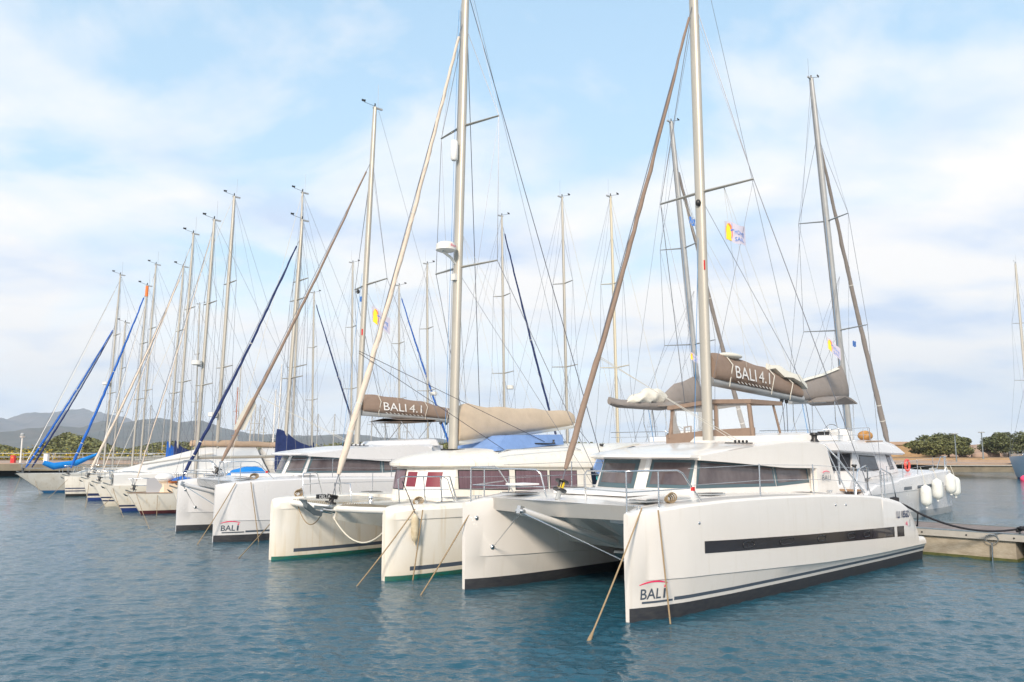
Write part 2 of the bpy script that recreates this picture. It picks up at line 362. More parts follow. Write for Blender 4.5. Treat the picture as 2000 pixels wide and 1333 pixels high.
def fender(loc, r, ln, m, label, tilt=0.0, rope=None, group=None):
    """loc = top of the body; rope = world point it hangs from"""
    o = thing('fender', loc, 0, label, 'fender', group)
    z = [0, -.03, -.08, -.2, -.35, -.65, -.8, -.92, -.97, -1.0]; rr = [.25, .3, .72, .97, 1, 1, .97, .72, .3, .25]
    MB().tube([(math.sin(tilt)*ln*q, 0, q*ln) for q in z], [k*r for k in rr], 16).done('body', m, o, 50)
    if rope is not None:
        q = Vector(rope)-Vector(loc); MB().tube([q, q*.5+Vector((.01, 0, 0)), (0, 0, 0)], .011, 5).done('lanyard', ROPEK if m is FENDO else ROPEW, o, 60)
    MB().tube([(math.sin(tilt)*-ln, 0, -ln), (math.sin(tilt)*-ln, 0, -ln-.06)], r*.22, 8).done('eye', m, o, 50)
    return o

# cross-section of one slim catamaran hull ------------------------------------------------
class Hull:
    def __init__(s, w, sheer, chine, za, s0, s1, wlr=.8, keel=-.5, kn=.36, xs=None, stx=.9, round_top=.04, stem=.04):
        s.__dict__.update(locals())
    def prof(s, x):
        w = max(interp(s.w, x), s.stem); zt = interp(s.sheer, x); zc_ = min(interp(s.chine, x), zt-.12)
        wl = max(w*s.wlr, s.stem*.8); wc = max(w*.95-.0, s.stem*.9); rt = s.round_top; e = min(1, w/.3)
        li = lambda z: wl+(wc-wl)*(z-s.za)/max(.01, zc_-s.za)
        kn = min(s.kn, max(.05, (zt-zc_)*.6)) if x < 9 or s.kn < .2 or s.sheer[-1][1] != .57 else .12
        return [(0.004, s.keel), (wl*.6, s.keel*.6), (wl*.93, 0), (wl, s.za), (li(min(s.s0, zc_-.02)), min(s.s0, zc_-.03)), (li(min(s.s1, zc_-.01)), min(s.s1, zc_-.015)),
                (wc, zc_), (min(wc+.022*e, max(w, wc)+.01), zc_+.018), (w, zt-kn), (w-rt*.6*e, zt-rt*1.3), (w-rt*1.6*e, zt-.01), (w-rt*2.6*e, zt)]
    def y(s, x, z):
        p = s.prof(x)
        for (a, za), (b, zb) in zip(p, p[1:]):
            if za <= z <= zb and zb > za: return a+(b-a)*(z-za)/(zb-za)
        return p[8][0]
    def build(s, par, yc, mats, label=None, outer=False):
        secs = []
        for x in s.xs:
            p = s.prof(x); secs.append([(x, yc-a, z) for a, z in p]+[(x, yc+a, z) for a, z in reversed(p)])
        n = len(s.prof(s.xs[0]))
        def mm(i, j):
            if i < 0: return 0
            k = j if j < n-1 else (2*n-2-j if j >= n else 99)
            if k <= 2: return 1
            if k == 4 and s.xs[i] > s.stx and (not outer or (j < n-1) == (yc < 0)): return 2
            return 0
        b = MB().loft(secs, mm, ring=True, cap=True)
        return b.done('hull', mats, par, 32, label)
    def strip(s, par, yc, sg, x0, x1, zl, zh, m, name, off=.006, nx=16, lab=None, par_=None):
        b = MB(); rows = []
        for i in range(nx+1):
            x = x0+(x1-x0)*i/nx; l = interp(zl, x); h = interp(zh, x)
            rows.append([(x, yc+sg*(s.y(x, l+(h-l)*k/2)+off), l+(h-l)*k/2) for k in range(3)])
        b.loft(rows, 0, ring=False); return b.done(name, m, par_ or par, 40, lab)
# cabin walls + windows --------------------------------------------------------------------
def loop(fx, bx, wf, wb, bulge, zf, zb, ns=7, nf=9, y0=0.0, pw=2.0):
    P = []
    zz = lambda x: zf+(zb-zf)*(x-fx)/(bx-fx)
    for i in range(ns): k = i/ns; x = bx+(fx-bx)*k; P.append((x, y0-(wb+(wf-wb)*k), zz(x)))
    for i in range(nf): y = -wf+2*wf*i/(nf-1); x = fx-bulge*(1-abs(y/wf)**pw); P.append((x, y0+y, zf))
    for i in range(ns): k = (i+1)/ns; x = fx+(bx-fx)*k; P.append((x, y0+(wf+(wb-wf)*k), zz(x)))
    return P
class Cabin:
    def __init__(s, lo, hi, y0=0.0): s.lo = lo; s.hi = hi; s.y0 = y0
    def _s(s, x, z, L_):
        fx, bx, wf, wb, bu, zf, zb = L_; k = (x-fx)/(bx-fx); return wf+(wb-wf)*k, zf+(zb-zf)*k
    def side(s, x, z, sg, off):
        w0, z0 = s._s(x, z, s.lo); w1, z1 = s._s(x, z, s.hi); t = (z-z0)/(z1-z0); return (x, s.y0+sg*(w0+(w1-w0)*t+off), z)
    def front(s, y, z, off):
        z0, z1 = s.lo[5], s.hi[5]; t = (z-z0)/(z1-z0); f = lambda L_: L_[0]-L_[4]*(1-min(1, abs(y/L_[2]))**2)
        return (f(s.lo)+(f(s.hi)-f(s.lo))*t-off, s.y0+y, z)
    def build(s, par, m): return MB().loft([loop(*s.lo, y0=s.y0), loop(*s.hi, y0=s.y0)]).done('cabin_wall', m, par, 35)
    def swin(s, par, quad, sg, glass, frame=None, inset=.05, n=6):
        """quad = (x0,x1,zb0,zb1,zt0,zt1)"""
        def g(q, off, mt, nm, pr):
            x0, x1, a0, a1, b0, b1, sl0, sl1 = q; b = MB(); rows = []
            for i in range(n+1):
                k = i/n; rows.append([s.side(x0+sl0*v+(x1+sl1*v-x0-sl0*v)*k, (a0+(a1-a0)*k)*(1-v)+(b0+(b1-b0)*k)*v, sg, off) for v in (0, 1)])
            b.loft(rows, 0, ring=False); return b.done(nm, mt, pr, 40)
        q = tuple(quad)+(0,)*(8-len(quad))
        if frame:
            fo = g(q, .006, frame, 'window', par); i_ = inset
            q2 = (q[0]+i_, q[1]-i_, q[2]+i_, q[3]+i_, q[4]-i_, q[5]-i_, q[6], q[7]); g(q2, .013, glass, 'pane', fo)
        else: g(q, .008, glass, 'window', par)
    def fwin(s, par, y0, y1, z0, z1, glass, frame=None, inset=.05, n=8):
        def g(a, b_, c, d, off, mt, nm, pr):
            rows = [[s.front(a+(b_-a)*i/n, c+(d-c)*v, off) for v in (0, 1)] for i in range(n+1)]
            return MB().loft(rows, 0, ring=False).done(nm, mt, pr, 40)
        if frame:
            fo = g(y0, y1, z0, z1, .006, frame, 'window', par); g(y0+inset, y1-inset, z0+inset, z1-inset, .013, glass, 'pane', fo)
        else: g(y0, y1, z0, z1, .008, glass, 'window', par)
def winch(par, p, s=.1, m=None, name='winch'):
    x, y, z = p; MB().tube([(x, y, z), (x, y, z+.25*s), (x, y, z+.8*s), (x, y, z+1.3*s), (x, y, z+1.5*s), (x, y, z+1.9*s)], [s*.9, s*.85, s*.5, s*.55, s*.85, s*.7], 10).done(name, m or BLK, par, 40)
def hatch(par, x, y, z, lx, ly, name='deck_hatch', m=None):
    f = MB(); f.box((x, y, z+.012), (lx+.07, ly+.07, .024)).done(name, GREYP, par, 0); 
    MB().box((x, y, z+.029), (lx, ly, .012)).done('hatch_glass', m or HWIN, COL.objects[-1] if False else par, 0)
def coil(par, p, r=.14, m=None):
    b = MB()
    for i in range(4):
        q = r*(1-.12*i); b.tube([(p[0]+q*math.cos(a*.52), p[1]+.03*i-.04, p[2]+q*.62*math.sin(a*.52)+q*.6) for a in range(13)], .013, 5)
    b.done('coiled_rope', m or ROPE, par, 60)

BH = Hull(w=[(0, .05), (.1, .10), (.5, .26), (1.2, .42), (2.5, .52), (5, .57), (9, .57), (11.9, .50)],
          sheer=[(0, 1.74), (.4, 1.80), (1.3, 1.87), (2.6, 1.91), (4, 1.905), (6, 1.87), (7.5, 1.81), (8.6, 1.74), (9.6, 1.64), (10.3, 1.52), (10.7, 1.38), (11.0, 1.12), (11.2, .82), (11.25, .60), (11.8, .57)],
          chine=[(0, .64), (2, .60), (4, .52), (6, .44), (8, .40), (12, .38)], za=.21, s0=.27, s1=.33,
          xs=[0, .04, .1, .18, .25, .37, .5, .7, .9, 1.1, 1.3, 1.8, 2.5, 3.2, 4, 5, 6, 7, 7.8, 8.6, 8.99, 9.01, 9.2, 9.5, 9.8, 9.95, 10.1, 10.2, 10.3, 10.4, 10.5, 10.6, 10.7, 10.8, 10.9, 11, 11.12, 11.2, 11.25, 11.5, 11.75], stx=.85)

def bali(root, near_detail=True, rake=0.0, cover_dz=0.0, boomyaw=0.0, sail_mat=TAUPE, logo=True, portside=True, hullm=GEL, fl=True):
    SP = 2.11; mats = [hullm, ANTI, STRIPE]
    BH.build(root, -SP, mats, outer=True); BH.build(root, SP, mats, outer=True)
    # bridge between the hulls: deck slab with a thin forward lip, and the nacelle under it
    secs = []
    for x in (.62, .7, 1.4, 2.6, 4, 6, 8, 9.4, 10.4):
        zt = interp(BH.sheer, x)+.006; zb = zt-.25 if x < 1 else (zt-.30 if x < 1.5 else max(.78, zt-1.1)); zb = zt-.42 if x == 2.6 and False else zb
        fx = x-(.20 if x < .8 else 0)
        secs.append([(x, -1.98, zb), (x, -1.98, zt), (fx-.10*(x < 1), -1.0, zt+.02), (fx-.14*(x < 1), 0, zt+.03), (fx-.10*(x < 1), 1.0, zt+.02), (x, 1.98, zt), (x, 1.98, zb), (x, 0, zb-.04)])
    MB().loft(secs).done('bridge_deck', [hullm], root, 30)
    MB().loft([[(x, -.55*s, z1), (x, .55*s, z1), (x, .42*s, z0), (x, -.42*s, z0)] for x, s, z0, z1 in ((1.2, .35, 1.52, 1.64), (2.4, .8, .95, 1.2), (4, 1, .74, .9), (9, 1, .72, .9))]).done('nacelle', hullm, root, 30)
    for yy in (-1.35, 1.35): MB().loft([[(x, yy-.5, zb), (x, yy+.5, zb), (x, yy+.5, zb+.1), (x, yy-.5, zb+.1)] for x, zb in ((1.1, 1.45), (1.9, 1.26), (2.6, 1.0))]).done('underdeck_panel', DECK, root, 30)
    MB().tube([(-.40, 0, 1.70), (2.3, 0, .93)], .07, 14).done('bowsprit', hullm, root, 50)
    b = MB(); b.box((-.42, 0, 1.72), (.1, .09, .14), 0, ry=.25); b.tube([(-.42, -.1, 1.7), (-.42, .1, 1.7)], .035, 8, 0); b.done('bowsprit_fitting', STEEL, root, 0)
    for s in (-1, 1):
        wire(root, [(-.40, 0, 1.68), (.55, s*(SP-.28*1), .82)], .012, STEEL, 'bobstay'); MB().ball((.55, s*(SP-.26), .82), .06, .05, .06).done('bobstay_plate', STEEL, root, 60)
        MB().ball((.22, s*(SP-.15), 1.42), .05, .03, .05).done('bow_eye', STEEL, root, 60)
    # anchor slung under the deck
    a = MB(); a.box((2.1, -.55, .86), (.5, .05, .10), 0, rz=.3, ry=.3); a.box((1.95, -.45, .74), (.36, .26, .05), 0, rz=.4, ry=.5); a.box((2.0, -.6, .72), (.3, .2, .05), 0, rz=-.5, ry=-.4); a.done('anchor', GALV, root, 0)
    # deck fittings
    hatch(root, 1.05, 1.55, 1.90, .5, .55); hatch(root, 3.1, -1.75, 1.935, .45, .30); hatch(root, 1.0, -1.75, 1.89, .42, .38); hatch(root, 3.1, 1.85, 1.935, .45, .3)
    MB().box((2.2, 0, 1.96), (1.5, 1.9, .07)).done('foredeck_sunbed', DECK, root, 0)
    for x in (.35, 7.9):
        for s in (-1, 1):
            y = s*(SP-(.0 if x < 1 else .2)); z = interp(BH.sheer, x); b = MB(); b.tube([(x-.13, y, z+.07), (x+.13, y, z+.07)], [.012, .012], 6); b.tube([(x-.04, y, z), (x-.04, y, z+.07)], .012, 6); b.tube([(x+.04, y, z), (x+.04, y, z+.07)], .012, 6); b.done('cleat', STEEL, root, 50)
    if near_detail: coil(root, (1.25, -2.12, 1.88))
    # coachroof
    cb = Cabin((3.15, 7.95, 1.32, 1.74, .28, 1.90, 1.84), (3.42, 7.62, 1.20, 1.62, .22, 2.66, 2.52)); cb.build(root, hullm)
    for s in (-1, 1):
        cb.swin(root, (3.27, 6.05, 2.03, 2.00, 2.62, 2.48, .22, .0), s, GLASS, FRAME, .07)
        cb.swin(root, (6.07, 7.40, 2.00, 2.05, 2.48, 2.42), s, GLASS, FRAME, .07)
    cb.fwin(root, -1.24, -.30, 2.03, 2.62, GLASS, FRAME, .07); cb.fwin(root, .0, 1.2, 2.00, 2.62, GLASS, FRAME, .10)
    MB().loft([[(x, y, z) for x, y, z in (cb.front(-.30, 2.0, .02), cb.front(-.17, 2.0, .02), cb.front(-.17, 2.62, .02), cb.front(-.30, 2.62, .02))], [(x-.03, y, z) for x, y, z in (cb.front(-.28, 2.0, .02), cb.front(-.19, 2.0, .02), cb.front(-.19, 2.62, .02), cb.front(-.28, 2.62, .02))]]).done('window_pillar', WHITE, root, 0)
    rf = MB(); lv = [(3.12, 7.7, 1.28, 1.74, .34, 2.62, 2.40), (3.02, 7.8, 1.36, 1.80, .36, 2.655, 2.46), (3.05, 7.9, 1.36, 1.84, .36, 2.70, 2.72), (3.35, 8.0, 1.30, 1.80, .32, 2.76, 2.95), (3.9, 8.1, 1.10, 1.65, .3, 2.84, 3.01), (4.9, 8.2, .8, 1.3, .25, 2.95, 3.05), (6.2, 8.1, .35, .8, .1, 3.02, 3.07)]
    rf.loft([loop(*q) for q in lv]).done('coachroof', hullm, root, 40)
    # side wing that carries the badge, sloping down to the side deck
    for s in (-1, 1):
        P = [(3.3, 2.60), (4.3, 2.545), (5.3, 2.475), (6.2, 2.41), (7.40, 2.385), (7.42, 1.84), (8.5, 1.78), (8.28, 2.1), (8.02, 2.66), (7.92, 2.86), (7.72, 2.95), (7.2, 2.985), (6.4, 2.97), (5.6, 2.92), (4.8, 2.85), (4.1, 2.77), (3.3, 2.68)]
        yo = lambda x: interp([(3.3, 1.42), (5, 1.60), (7.4, 1.86), (8.5, 1.90)], x)
        MB().loft([[(x, s*(yo(x)+.0), z) for x, z in P], [(x, s*(yo(x)-.16), z) for x, z in P]]).done('cabin_wing', hullm, root, 25)
    # flybridge behind the mast
    MB().loft([loop(6.3, 8.6, .9, 1.35, .1, 2.98, 2.98), loop(6.5, 8.5, .85, 1.30, .1, 3.14, 3.20), loop(6.9, 8.4, .7, 1.1, .1, 3.17, 3.25)]).done('flybridge', hullm, root, 30)
    MB().loft([[(7.7, -1.5, z), (7.7, 1.6, z), (10.0, 1.5, z), (8.9, -1.1, z)] for z in (2.75, 3.0)]).done('aft_hardtop', hullm, root, 0)
    rail(root, [(9.8, 1.4, 1.7), (9.8, 1.4, 2.76)], .03, 'hardtop_post'); rail(root, [(8.8, -1.0, 1.7), (8.8, -1.0, 2.76)], .03, 'hardtop_post')
    if near_detail:
        text(root, 'BALI', lambda u, v: (7.56+u, -1.915, 2.10+v), .42, .13, STRIPE, 'badge_lettering')
        MB().tube([(7.60+.34*k/8, -1.915, 2.285+.03*math.sin(math.pi*k/8)) for k in range(9)], .010, 4).done('badge_arc', PINK, root, 0)
        b = MB(); b.tube([(8.35, -1.0, 2.62), (8.6, -1.5, 2.95), (8.75, -1.75, 2.6), (9.6, -2.0, 1.75)], .022, 8); b.tube([(8.75, -1.1, 2.2), (8.9, -1.4, 2.85), (9.15, -1.75, 1.78)], .018, 8); b.done('boarding_rail', STEEL, root, 60)
        winch(root, (8.0, -1.55, 2.98), .13)
    # pulpits, stanchions, life lines
    zt = lambda x: interp(BH.sheer, x)
    for s in (-1, 1):
        rail(root, [(.80, s*.52, 1.86), (.70, s*.58, 2.34), (.66, s*.68, 2.42), (.12, s*2.02, 2.44), (.25, s*2.18, 2.45), (1.10, s*2.40, 2.45), (1.22, s*2.42, 2.40), (1.72, s*2.46, zt(1.7))], .0165, 'pulpit')
        rail(root, [(.74, s*.56, 2.08), (.16, s*2.02, 2.09), (1.4, s*2.43, 2.13)], .012, 'pulpit_rail')
        for x, y in ((.12, 2.04), (.70, 2.28)): rail(root, [(x, s*y, zt(x)-.02), (x, s*y, 2.44)], .0145, 'pulpit_post')
        for x in (3.7, 5.92, 7.9, 9.6): rail(root, [(x, s*2.5, zt(x)-.03), (x, s*2.5, zt(x)+.63)], .014, 'stanchion')
        for h in (.61, .31): wire(root, [(1.4, s*2.42, 1.87+h), (3.7, s*2.5, zt(3.7)+h), (5.92, s*2.5, zt(5.92)+h), (7.9, s*2.5, zt(7.9)+h), (9.6, s*2.5, zt(9.6)+h)], .0055, STEEL, 'lifeline')
        rail(root, [(9.8, s*2.35, 1.55), (9.75, s*2.35, 2.28), (9.85, s*2.35, 2.34), (10.35, s*2.35, 2.22), (10.45, s*2.35, 2.12), (10.75, s*2.35, 1.3)], .018, 'pushpit')
    b = MB(); b.box((1.48, -2.45, 2.12), (.06, .05, .07)); b.done('port_light', RED, root, 0)
    MB().box((.55, .95, 2.13), (.5, .45, .03)).done('bow_seat', WHITE, root, 0)
    # side windows of the near hull and its lettering
    for s in ((-1, 1)):
        BH.strip(root, s*SP, s, 1.62, 9.62, [(1.62, 1.00), (5, .88), (9.62, .72)], [(1.62, 1.21), (5, 1.09), (9.62, .96)], HWIN, 'hull_window')
        BH.strip(root, s*SP, s, 9.80, 10.25, [(9.80, .71), (10.25, .69)], [(9.80, .955), (10.25, .94)], HWIN, 'hull_window')
    BH.strip(root, -SP, -1, .2, .75, [(0, 1.02), (3, 1.02)], [(0, 1.1), (3, 1.1)], hullm, 'bow_panel') if False else None
    if near_detail:
        for x, w in ((2.95, .38), (4.35, .55), (5.8, .34), (7.2, .34), (8.0, .3)):
            z = interp([(1.62, 1.105), (9.62, .84)], x); c = []
            for k in range(16):
                a = 2*math.pi*k/16; u = w/2*math.copysign(abs(math.cos(a))**.5, math.cos(a)); v = .052*math.copysign(abs(math.sin(a))**.5, math.sin(a))
                c.append((x+u, -SP-BH.y(x, z+v)-.012, z+v))
            MB().tube(c, .008, 5, closed=True).done('porthole_rim', BLK, root, 60)
        for x, z in ((1.5, 1.53), (6.55, 1.62), (7.05, 1.60)): MB().ball((x, -SP-BH.y(x, z), z), .035, .015, .03).done('through_hull', STEEL, root, 60)
        f = lambda x0, z0: (lambda u, v: (x0+u, -SP-BH.y(x0+u, z0+v)-.014, z0+v-.02*u))
        text(root, '1LI 1856D', f(9.80, 1.15), .84, .175, NAVYS, 'registration_lettering', bold=.022)
        text(root, '4', f(10.35, .93), .14, .12, PINK, 'model_lettering'); text(root, '.1', f(10.55, .90), .10, .18, STRIPE, 'model_lettering')
    if logo:
        yb = lambda x, z: -SP-BH.y(x, z)-.007
        text(root, 'BAL', lambda u, v: (.19+u, yb(.19+u, .34+v), .34+v), .40, .17, STRIPE, 'logo_lettering', shear=.05, bold=.012)
        MB().loft([[(x, yb(x, .34)-.004, .34), (x+.008, yb(x, .50)-.004, .50)] for x in (.635, .68)], 0, ring=False).done('logo_stroke', STRIPE, root, 0)
        MB().loft([[(x, yb(x, z-.007)-.002, z-.007), (x, yb(x, z+.007)-.002, z+.007+.012*math.sin(math.pi*k/10))] for k in range(11) for x, z in [(.17+.055*k, .575+.045*math.sin(math.pi*k/10*.95))]], 0, ring=False).done('logo_arc', PINK, root, 0)
        MB().loft([[(x, yb(x, .525), .515), (x+.015, yb(x, .56), .555)] for x in (.645, .69)], 0, ring=False).done('logo_arc', PINK, root, 0)
        MB().loft([[(x, yb(x, .272)-.001, .272), (x, yb(x, .305)-.001, .305)] for x in (.22, .5, .86)], 0, ring=False).done('logo_underline', STRIPE, root, 0)
    # rig
    mp_ = MB(); mp_.box((5.78, 0, 2.98), (.5, .4, .10)).done('mast_step', hullm, root, 0)
    top = mast(root, 5.78, 3.0, 16.45, rake, .135, spreaders=((.457, 1.35, .22),), chain=(8.9, 2.5, 1.62), hound=14.3)
    furled(root, (.58, 0, 1.92), top(14.25), .063, sail_mat, seed=3, lo=.042, hi=.955)
    for d in (-.10, 0, .10): wire(root, [(5.9+d*.3, .1, 3.2), (5.84+rake, .04, 16.2)], .005, WIREB if d == 0 else WIREW, 'halyard')
    MB().loft([[(x, y, z) for x, y, z in ((5.62, -.1, 9.0), (5.6, .06, 9.0))], [(5.62, -.1, 9.05), (5.6, .06, 9.05)]]) if False else None
    q = MB(); q.ball((5.66, -.02, 8.85), .07, .07, .09); q.done('steaming_light', BLK, root, 60)
    px_ = 5.78+rake*.3; q = MB(); q.loft([[(px_-.1+.05*k, -.122+.012*abs(k-1.5), z) for k in range(4)] for z in (7.16, 7.4)], 0, ring=False); q.done('mast_sticker', RED, root, 0)
    cz = cover_dz; bm = bpy.data.objects.new('boom_assembly', None) if False else root
    c_, s_ = math.cos(boomyaw), math.sin(boomyaw)
    def by(o):
        o.data.transform(Matrix.Translation((5.78, 0, 0)) @ Matrix.Rotation(boomyaw, 4, 'Z') @ Matrix.Translation((-5.78, 0, 0))); return o
    by(MB().tube([(5.95, 0, 4.46+cz), (10.5, 0, 4.22+cz)], .11, 10).done('boom', MASTG, root, 50))
    cv_ = by(canvas_tube(root, [(5.98, 4.50+cz, 5.15+cz, .16), (6.5, 4.47+cz, 5.16+cz, .2), (8.5, 4.36+cz, 4.98+cz, .19), (10.35, 4.24+cz, 4.62+cz, .15)], sail_mat, folds=.015))
    fn = lambda u, v: (6.86+u, -.205-.004+.0*v, 4.56+cz-.045*u+v)
    by(text(cv_, 'BALI', lambda u, v: (6.74+u, -.225, 4.58+cz-.045*u+v), 1.0, .30, WHITE, 'cover_lettering', shear=-.1)); by(text(cv_, '4.1', lambda u, v: (7.86+u, -.225, 4.53+cz-.045*u+v), .55, .30, SAILW, 'cover_lettering'))
    for k in range(10): by(MB().box((6.9+k*.17, -.212, 4.47+cz-.008*k), (.10, .006, .018), rz=0, ry=.5).done('cover_stitching', SAILW, cv_, 0))
    for x, zt_, zb_ in ((6.6, 5.18, 4.4), (8.62, 5.0, 4.3), (9.6, 4.82, 4.2)):
        by(MB().tube([(x, -.02, zt_+cz), (x+.05, -.215, (zt_+zb_)/2+.1+cz), (x-.02, -.17, zb_+.1+cz), (x+.02, -.12, zb_-.04+cz)], .014, 5).done('sail_tie', WIREW, root, 60))
    for sg in (-1, 1):
        for x in (7.4, 8.6, 9.7): wire(root, [(5.9+rake*.4, sg*.6, 9.2), (5.78+(x-5.78)*c_-0*s_, sg*.15+(x-5.78)*s_, 4.9+cz)], .004, WIREW, 'lazy_jack')
    wire(root, [(5.95+rake, 0, 16.35), (5.78+4.7*c_, 4.7*s_, 4.4+cz)], .006, WIRE, 'topping_lift')
    for d in (0, .25): wire(root, [(9.4+d, 4*s_*.9, 4.25+cz), (9.5+d*.6, .05*s_, 3.3)], .009, WIREK, 'mainsheet')
    q = MB(); q.ball((9.4, 4*s_*.9, 4.16+cz), .07, .05, .09); q.ball((9.65, 4*s_*.9, 4.14+cz), .06, .05, .08); q.done('mainsheet_block', BLK, root, 60)
    wire(root, [(5.2, 0, 2.9), (5.85, .05, 9.6)], .006, WIREB, 'halyard')
    wire(root, [(1.77, .02, 4.78), (5.0, -1.15, 3.02)], .007, WIREW, 'headsail_sheet'); wire(root, [(1.77, .02, 4.74), (5.2, -1.2, 3.0)], .007, WIREW, 'headsail_sheet')
    b = MB(); b.box((5.15, -1.2, 2.96), (1.0, .04, .025), 0, rz=-.06)
    for k in range(4): b.ball((5.0+.16*k, -1.2, 3.0), .03, .03, .03)
    b.done('sheet_track', BLK, root, 0)
    return top

# ================================================================ the near catamaran
b1 = thing('catamaran', O1, A1, 'nearest white catamaran, with a long dark hull window and 1LI 1856D on its side', 'catamaran', 'catamarans moored bow out along the pontoon')
bali(b1)
MB().tube([(.64, 0, 2.06), (.70, 0, 2.19)], .062, 10).done('furler_sock', YELL, b1, 40); MB().tube([(.56, 0, 1.86), (.64, 0, 2.06)], [.05, .04], 8).done('tack_strop', GREYP, b1, 40)
BH.strip(b1, -2.11, -1, 8.35, 9.5, [(8.35, .785), (9.5, .745)], [(8.35, .985), (9.5, .945)], mat('hull_window_pale', (.055, .052, .06), .06, coat=.3), 'window_pane', off=.011)
# loose white sail folds lying on the near cover
for q in (((6.9, 0, 5.15), .50, .17, .08),): MB().ball(*q).done('sail_fold', SAIL, b1, 70)
MB().loft([[(x, y*w-.03, z+.06*math.sin(x*9+y*3)) for y, z in ((-1, zb), (-.6, zb+.16*h), (0, zb+.25*h), (.6, zb+.16*h), (1, zb))] for x, zb, w, h in ((8.6, 4.97, .04, .3), (8.9, 4.91, .10, .8), (9.3, 4.81, .14, .9), (9.7, 4.73, .18, 1.1), (10.2, 4.60, .19, 1.4), (10.5, 4.53, .16, 1.2), (10.75, 4.55, .05, .4))]).done('sail_fold', SAIL, b1, 70)
# flybridge spray enclosure of brown canvas with clear panels
e = MB()
def pan(pts, m): return MB().poly(pts).done('panel', m, None, 0)
fx = 6.62
for nm, pts in (('enclosure_post', [(fx, -.70, 3.1), (fx, -.62, 4.0)]), ('enclosure_post', [(fx, 1.70, 3.1), (fx+.1, 1.62, 3.95)]), ('enclosure_post', [(fx+.02, .30, 3.1), (fx+.02, .30, 4.0)])):
    MB().tube(pts, .055, 6, 0, flat=1.0).done(nm, TAUPE, b1, 0)
MB().loft([[(fx-.03, y, z), (fx+.03, y, z), (fx+.03, y, z+h), (fx-.03, y, z+h)] for y, z, h in ((-.75, 3.08, .26), (.5, 3.08, .22), (1.8, 2.92, .28))]).done('enclosure_skirt', TAUPE, b1, 0)
MB().loft([[(x, y, z), (x, y, z+.10)]+[(x+1.5, y, z+.10), (x+1.5, y, z)] for x, y, z in ((fx-.06, -.72, 3.92), (fx-.1, .4, 3.96), (fx-.06, 1.72, 3.84))]).done('enclosure_roof', TAUPE, b1, 0)
MB().poly([(fx, -.62, 3.3), (fx, .26, 3.3), (fx, .26, 3.94), (fx, -.58, 3.94)]).done('clear_panel', VINYL, b1, 0)
MB().poly([(fx+.01, .36, 3.3), (fx+.01, 1.66, 3.2), (fx+.01, 1.6, 3.86), (fx+.01, .36, 3.94)]).done('clear_panel', VINYL, b1, 0)
MB().loft([[(fx, 1.62, 3.0), (fx+.03, 1.72, 3.0), (fx+.8, 1.78, 3.0)], [(fx, 1.6, 3.5), (fx+.03, 1.70, 3.5), (fx+.35, 1.72, 3.5)], [(fx, 1.55, 3.9), (fx+.03, 1.68, 3.9), (fx+.25, 1.7, 3.9)]], 0).done('enclosure_flap', TAUPE, b1, 0)
MB().tube([(fx+1.4, -.68, 3.1), (fx+1.1, -.65, 3.95)], .03, 6).done('enclosure_post', TAUPE, b1, 0)
w_ = MB(); w_.tube([(7.4, 1.0+.28*math.cos(a*.393), 3.34+.28*math.sin(a*.393)) for a in range(16)], .016, 6, closed=True)
for a in range(5): w_.tube([(7.4, 1.0, 3.34), (7.4, 1.0+.27*math.cos(a*1.257), 3.34+.27*math.sin(a*1.257))], .01, 5)
w_.done('steering_wheel', STEEL, b1, 60)
MB().tube([(7.0, 1.5, 3.15), (7.0, 1.5, 3.4), (7.0, 1.3, 3.42), (7.0, 1.3, 3.15)], .03, 8).done('seat_frame', TAUPE, b1, 60)

